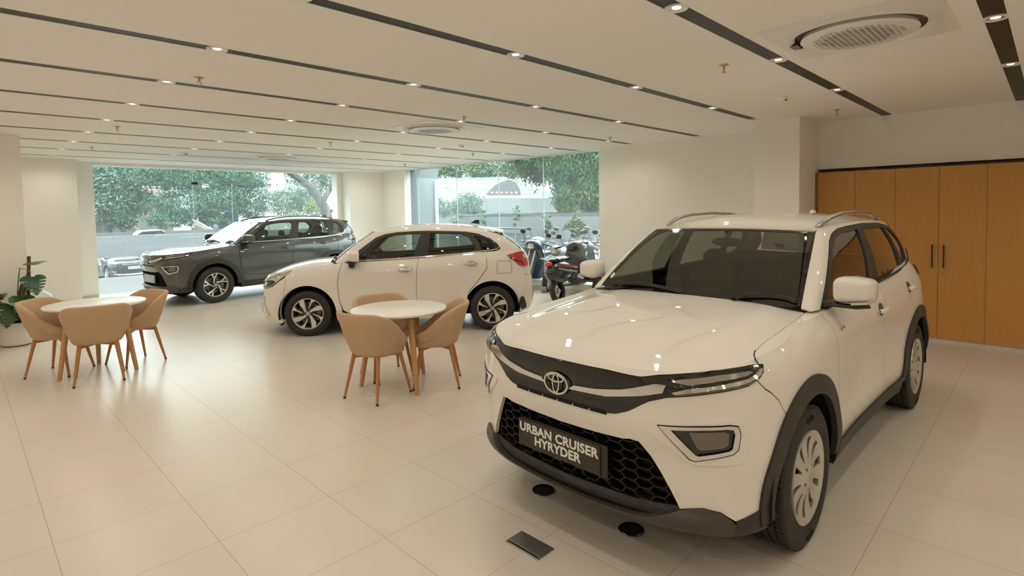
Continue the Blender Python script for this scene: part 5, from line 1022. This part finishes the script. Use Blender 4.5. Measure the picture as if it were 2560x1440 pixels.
    bk = MB(); bk.box(-1.95, 1.9, -.6, .6, .25, .9); bk.build('inner_body', MATS['black_void'], car)
    wheels(car, 'alloy5', .345, .215, .222, 2.6, .885)
far_street(); black_suv()
def person():
    p0 = at(229, 668, 23.6); g = GZ_; a = math.atan2(-p0.y, -p0.x); p = thing('person', 'person in a pale shirt walking past the black SUV, only an arm in view', 'person', (p0.x, p0.y, g), a)
    J = [(0,0,.95,.13),(0,0,1.12,.13),(0,0,1.32,.15),(0,0,1.46,.07),(0,0,1.53,.055),(.01,0,1.62,.085),(.01,0,1.70,.08)]; E = [(i, i+1) for i in range(6)]
    for s_ in (1, -1):
        k = len(J); J += [(0,s_*.09,.90,.085),(.06*s_,s_*.10,.50,.06),(-.02*s_,s_*.10,.09,.04),(.10-.02*s_,s_*.10,.04,.035)]; E += [(0,k),(k,k+1),(k+1,k+2),(k+2,k+3)]
        k = len(J); J += [(0,s_*.19,1.40,.06),(-.02,s_*.25,1.12,.045),(.07*s_,s_*.30,.88,.033),(.09*s_,s_*.31,.79,.03)]; E += [(2,k),(k,k+1),(k+1,k+2),(k+2,k+3)]
        for f in range(5):
            n = len(J); off = (f-2)*.017; J += [(.09*s_+off,s_*.315,.745 + (.02 if f == 0 else 0),.010),(.095*s_+off*1.2,s_*.31,.705 + (.03 if f == 0 else 0),.009)]; E += [(k+3,n),(n,n+1)]
    me = bpy.data.meshes.new('body'); me.from_pydata([j[:3] for j in J], E, []); o = bpy.data.objects.new('body', me); COL.objects.link(o); o.parent = p
    m = o.modifiers.new('skin', 'SKIN'); m.use_smooth_shade = True
    for i, v in enumerate(me.skin_vertices[0].data): v.radius = (J[i][3], J[i][3]); v.use_root = i == 0
    o.modifiers.new('smooth', 'SUBSURF').levels = 1; o.modifiers['smooth'].render_levels = 1; me.materials.append(mat('skin_tone', (.16,.085,.06), .6))
    sh = MB()
    for s_ in (1, -1): sh.tube([(0, s_*.15, 1.42), (-.01, s_*.24, 1.16), (.05*s_, s_*.29, .95)], [.085, .07, .06], 12)
    sh.grid([[(rx*math.cos(t)+.0, ry*math.sin(t), z) for t in np.linspace(0, 2*PI, 21)[:-1]] for z, rx, ry in ((.88,.15,.19),(1.1,.14,.18),(1.35,.14,.2),(1.45,.08,.12),(1.5,.065,.07))], close_v=True).build('shirt', mat('pale_shirt', (.16,.15,.14), .8), p)
    tr = MB()
    for s_ in (1, -1): tr.tube([(0, s_*.08, .95), (.06*s_, s_*.10, .5), (-.02*s_, s_*.10, .10)], [.115, .085, .07], 12)
    tr.build('trousers', mat('dark_cloth', (.02,.022,.03), .9), p); MB().ball((-.005, 0, 1.70), (.098, .085, .085), 14, 10).build('hair', MATS['bike_black'], p)
    f = MB().ball((.09, 0, 1.635), (.02, .014, .02), 8, 6).build('nose', MATS['skin_tone'], p)
person()
def bike(label, loc, rz, body, scooter, tilt=-9, mirrors=True, extra=None):
    t = thing('scooter' if scooter else 'motorcycle', label, 'scooter' if scooter else 'motorcycle', loc, rz, None); B = MATS[body]; K = MATS['bike_black']; t.rotation_euler = (R(tilt), 0, rz)
    wr, wb = (.23, 1.25) if scooter else (.30, 1.30)
    for x in (wb/2, -wb/2): w = MB().lathe([(wr-.09, -.035), (wr-.02, -.05), (wr, 0), (wr-.02, .05), (wr-.09, .035)], 28, T(x, 0, wr, PI/2)).build('wheel', MATS['rubber'], t); MB().lathe([(0, -.03), (.05, -.04), (.06, 0), (.05, .04), (0, .03)], 14, T(x, 0, wr, PI/2)).tube([(x-wr*.7, 0, wr), (x+wr*.7, 0, wr)], .012).tube([(x, 0, wr*.3), (x, 0, wr*1.7)], .012).build('hub', MATS['silver'], w)
    hb = Vector((wb/2 - .28, 0, 1.0)); MB().tube([hb + Vector((-.08, .36, .03)), hb + Vector((.0, .2, .05)), hb, hb + Vector((.0, -.2, .05)), hb + Vector((-.08, -.36, .03))], .013).build('handlebar', K, t)
    for s in (1, -1): MB().tube([hb + Vector((-.03, s*.26, .04)), hb + Vector((-.12, s*.37, .025))], .02).build('grip', K, t)
    f = MB().tube([(wb/2, .06, wr), (wb/2 - .24, .06, .93)], .022).tube([(wb/2, -.06, wr), (wb/2 - .24, -.06, .93)], .022).build('fork', MATS['silver'], t)
    if mirrors:
        for s in (1, -1):
            m = MB().tube([hb + Vector((0, s*.2, .04)), hb + Vector((.02, s*.27, .20))], .007).build('mirror_stem', K, t); MB().ball(hb + Vector((.01, s*.30, .25)), (.025, .065, .05), 12, 8).build('mirror', K, m)
    MB().ball((-.36, 0, .80), (.42, .13, .07), 18, 10).build('seat', K, t)
    if scooter:
        P = [[(wb/2 - .20 - .30*f_ + .16*f_*f_ - .10*abs(y)**2*4, y*(.9 + .35*math.sin(PI*f_)), .96 - .66*f_) for y in np.linspace(-.2, .2, 9)] for f_ in np.linspace(0, 1, 9)]; MB().grid(P).grid([[(x-.05, y, z) for x, y, z in r] for r in P]).build('front_apron', B, t)
        MB().ball((-.42, 0, .57), (.48, .19, .22), 20, 12).build('rear_body', B, t); MB().box(-.05, .32, -.17, .17, .26, .30).build('floorboard', K, t, smooth=False, bevel=.01)
        MB().ball(hb + Vector((.06, 0, .0)), (.13, .20, .11), 16, 10).build('handlebar_cover', B, t); MB().ball(hb + Vector((.15, 0, -.01)), (.05, .09, .065), 14, 8).build('headlamp', MATS['clear_lens'], t); MB().lathe([(wr+.02, -.06), (wr+.05, 0), (wr+.02, .06)], 20, T(wb/2, 0, wr, PI/2), PI*1.1, PI*1.95).build('mudguard', B, t)
    else:
        MB().ball((.12, 0, .83), (.29, .15, .14), 18, 12).build('fuel_tank', B, t); MB().box(-.22, .2, -.12, .12, .32, .62).cyl(.10, -.14, .14, 18, T(.0, 0, .40, PI/2)).build('engine', MATS['bike_grey'], t, bevel=.02); MB().ball(hb + Vector((.10, 0, -.10)), (.10, .11, .11), 16, 10).build('headlamp_housing', B, t); MB().ball(hb + Vector((.17, 0, -.10)), (.04, .085, .085), 14, 8).build('headlamp', MATS['clear_lens'], t)
        MB().tube([(.15, -.12, .38), (-.1, -.15, .26), (-.65, -.17, .36)], [.025, .03, .045]).build('exhaust', MATS['silver'], t); MB().tube([(.2, 0, .78), (-.1, 0, .70), (-.75, 0, .72)], .03).tube([(.2, 0, .75), (.05, 0, .35), (-.6, 0, .30)], .025).build('frame', K, t)
        for x in (wb/2, -wb/2): MB().lathe([(wr+.015, -.06), (wr+.03, 0), (wr+.015, .06)], 20, T(x, 0, wr, PI/2), PI*1.1, PI*1.9).build('mudguard', B, t)
    MB().ball((-.80, 0, .74), (.04, .09, .05), 12, 8).build('tail_lamp', MATS['red_lens'], t); MB().tube([(-.55, .12, .8), (-.85, .12, .88), (-.85, -.12, .88), (-.55, -.12, .8)], .012).build('grab_rail', MATS['silver'], t)
    if extra == 'stripe': MB().beam([(-.05, -.198, .60), (-.45, -.205, .66), (-.75, -.16, .72)], .02, .05).build('stripe', MATS['bike_red'], t, smooth=False); MB().beam([(-.1, -.20, .52), (-.5, -.203, .58), (-.72, -.16, .64)], .02, .03).build('stripe', MATS['bike_white'], t, smooth=False)
    if extra == 'screen': P = [[(wb/2-.12-.12*f_, y*(1-.2*f_), .98+.28*f_) for y in np.linspace(-.14, .14, 5)] for f_ in np.linspace(0, 1, 4)]; MB().grid(P).grid([[(x-.012, y, z) for x, y, z in r] for r in P]).build('wind_shield', B, t)
    return t
def side_yard():
    z0 = -.06; gr = lambda px, d: Vector((*at(px, 640, d).xy, z0))
    A, B = at(1035, 540, 21.2), at(1560, 537, 14.6)
    wall_between('wall_yard', A, B, z0, 1.46, .2, MATS['white_wall'], kind='structure'); wall_between('trim_yard', A, B, 1.46, 1.56, .24, MATS['concrete'], kind='structure')
    p = at(1245, 570, 17.0); q = at(1312, 569, 16.3); d = (q - p); r = thing('railing', 'dark barred railing in front of the white yard wall', 'railing', (p.x, p.y, z0)); h = 1.02
    b = MB()
    for k in range(15): x = d*(k/14); b.tube([(x.x, x.y, 0), (x.x, x.y, h)], .016, 6)
    b.build('bars', MATS['rail_dark'], r); MB().beam([(0, 0, h), (d.x, d.y, h)], .04, .05).build('top_rail', MATS['rail_dark'], r); MB().tube([(-.2*d.x, -.2*d.y, h+.16), (d.x*1.15, d.y*1.15, h+.16)], .03).build('handrail', MATS['rail_dark'], r); MB().tube([(d.x, d.y, 0), (d.x, d.y, h+.18)], .035).build('post', MATS['rail_dark'], r)
    # sheds behind the wall
    def sheet(name, label, c, m, n=26, amp=.05, cat='roof'):
        tl, tr, br, bl = [at(*q) for q in c]; rows = []
        for i in range(n*4 + 1):
            f = i/(n*4); nrm = Vector((0, 0, 1))*amp*math.sin(f*n*2*PI); rows.append([tuple(tl.lerp(bl, f).lerp(tr.lerp(br, f), k/10) + nrm) for k in range(11)])
        s = MB().grid(rows); s.grid([[(x, y, z - .06) for x, y, z in r_] for r_ in rows]); o = s.build(name, m); return tag(o, label, cat)
    sheet('shed_roof', 'white corrugated shed roof behind the yard wall', ((1030, 447, 36), (1262, 443, 36), (1400, 492, 30), (1030, 512, 30)), MATS['roof_white'], 8, .05); sheet('shed_wall', 'pale teal sheet-metal shed side below the white roof', ((1165, 497, 28), (1425, 496, 28), (1415, 530, 26.5), (1150, 538, 26.5)), MATS['roof_teal'], 9, .04, 'shed')
    e = MB().beam([at(1165, 490, 28.2), at(1372, 494, 28.2)], .10, .09).build('roof_edge', MATS['bike_white'], smooth=False); tag(e, 'long white beam along the lower edge of the shed roof', 'beam')
    hole = [at(x, y, 29.3) for x, y in ((1218,488),(1226,476),(1240,462),(1256,454),(1272,450),(1290,456),(1300,474),(1302,488))]; m = MB(); m.add(hole + [p + Vector((0, .15, 0)) for p in hole], [tuple(range(8)), tuple(range(8, 16))] + [(i, (i+1) % 8, 8+(i+1) % 8, 8+i) for i in range(8)]); tag(m.build('roof_hole_patch', MATS['house_dark'], smooth=False), 'dark patch for the hole in the white shed roof', 'cover')  # dark plate above the roof stands for the dark inside of a hole
    for k, (px, w) in enumerate(((1230, .085), (1242, .09), (1254, .08), (1266, .085), (1278, .08), (1290, .085))):
        p = at(px, 484, 28.6); t = thing('clay_pot', 'terracotta pot on the shed roof, %s from the left' % ORD[k], 'pot', p, 0, 'terracotta pots on the shed roof'); MB().lathe([(0, -.12), (w*.7, -.12), (w, .08), (w*.9, .10), (w*.7, .07), (0, .05)], 16, T(0, 0, 0, 0, 1.2, .6)).build('pot', MATS['terracotta'], t)
    C, D = at(1405, 520, 23), at(1560, 520, 20); wall_between('dark_shed', C, D, -.06, at(1480, 497, 21.5).z, .5, MATS['shed_brown'], 'dark shed wall behind the weeping bamboo at right', 'shed')
    s = at(1476, 510, 21.0); q = at(1500, 510, 20.6); tag(MB().beam([s, q], .05, .16).build('green_lamp_strip', MATS['green_lamp_colour'], smooth=False), 'narrow green lamp strip on the dark shed', 'sign')  # lamp strip; its green light is only surface colour
    def sized(px, py, d, rx, rz, n): s = d/1377; return (at(px, py, d), (rx*s, rx*s*.7, rz*s), n)
    tree('weeping_tree', 'weeping feathery tree hanging over the right window', 'tree', [sized(1470, 400, 17, 60, 60, 3600), sized(1420, 430, 17, 55, 55, 3400), sized(1480, 480, 17, 50, 50, 3000), sized(1390, 400, 17.5, 50, 40, 2000), sized(1320, 390, 18, 56, 26, 1500), sized(1415, 500, 16.5, 30, 36, 1300), sized(1520, 440, 17, 40, 80, 2400), sized(1345, 425, 19, 60, 34, 1600)], [([gr(1500, 17), at(1490, 450, 17), at(1450, 360, 17)], [.12, .09, .05])], ['leaf_green', 'leaf_olive', 'leaf_deep', 'leaf_green', 'leaf_olive'], .26, None, 'bark', .75)
    tree('street_tree', 'distant leafy trees above the white shed roof', 'tree', [sized(1080, 425, 44, 40, 26, 800), sized(1140, 420, 44, 44, 30, 1100), sized(1210, 420, 42, 50, 32, 1400), sized(1280, 415, 40, 40, 34, 1100)], [([Vector((*at(1150, 500, 44).xy, -.5)), at(1150, 420, 44)], [.2, .1])], ['leaf_pale', 'leaf_teal', 'leaf_green', 'leaf_yellow'], .36)
    tree('wall_bush', 'leafy bush climbing over the yard wall left of the shed', 'bush', [sized(1085, 520, 20.5, 30, 24, 900), sized(1130, 528, 20, 28, 18, 600), sized(1170, 515, 19.5, 38, 26, 1300), sized(1135, 552, 19, 12, 12, 240)], [([gr(1150, 20), at(1160, 525, 19.7)], [.05, .03])], ['leaf_teal', 'leaf_green', 'leaf_pale'], .17)
    tree('young_tree', 'young tree with a round leafy top behind the motorcycles', 'tree', [sized(1434, 565, 13.6, 26, 20, 420), sized(1418, 578, 13.6, 18, 10, 160)], [([gr(1446, 13.6), at(1444, 610, 13.6), at(1436, 565, 13.6)], [.016, .014, .01])], ['leaf_green', 'leaf_olive', 'leaf_pale'], .16)
    for px, py, d, l in ((1366, 560, 13.8, 'thin sapling with twisted stems left of the young tree'), (1205, 555, 15.5, 'thin wispy plant before the yard wall behind the hatchback'), (1290, 545, 15, 'slender sapling by the dark railing')):
        tree('sapling', l, 'plant', [sized(px, py-6, d, 14, 26, 130)], [([gr(px, d), at(px-3, py+20, d), at(px+2, py-25, d)], [.014, .012, .006]), ([at(px-2, py+35, d), at(px+10, py+5, d)], [.01, .004])], ['leaf_green', 'leaf_pale'], .13)
    bk = [('grey-green scooter beside the hatchback tail, seen through the right window', 1345, 13.4, 205, 'bike_pale', True, None), ('dark motorcycle with a round headlamp under the young tree', 1408, 13.2, 215, 'bike_grey', False, 'screen'), ('black motorcycle at the right end of the parked row by the window edge', 1478, 13.0, 215, 'bike_grey', False, 'screen'),
          ('blue scooter low at the left of the parked two-wheelers', 1338, 12.0, 198, 'bike_blue', True, None), ('motorcycle with a pale side panel in the middle of the parked row', 1395, 11.9, 200, 'bike_white', False, None), ('dark scooter behind the black and red one', 1452, 11.8, 205, 'bike_grey', True, None),
          ('black scooter with red and white stripes nearest the right window', 1435, 10.65, 12, 'bike_black', True, 'stripe'), ('black motorcycle partly hidden by the big car mirror', 1512, 11.0, 200, 'bike_black', False, None)]
    for l, px, d, a, body, sc, ex in bk: p = gr(px, d); bike(l, p, R(a), body, sc, random.choice((-8, -9, -10)), True, ex)
side_yard()
def sunlight():
    L = bpy.data.lights.new('sun', 'SUN'); L.energy = SUN; L.angle = R(1.5); L.color = (1, .97, .9); o = bpy.data.objects.new('sun', L); COL.objects.link(o); o.rotation_euler = Vector((-.45, -.75, 1.0)).to_track_quat('Z', 'Y').to_euler()
SUN = 1.9
sunlight()
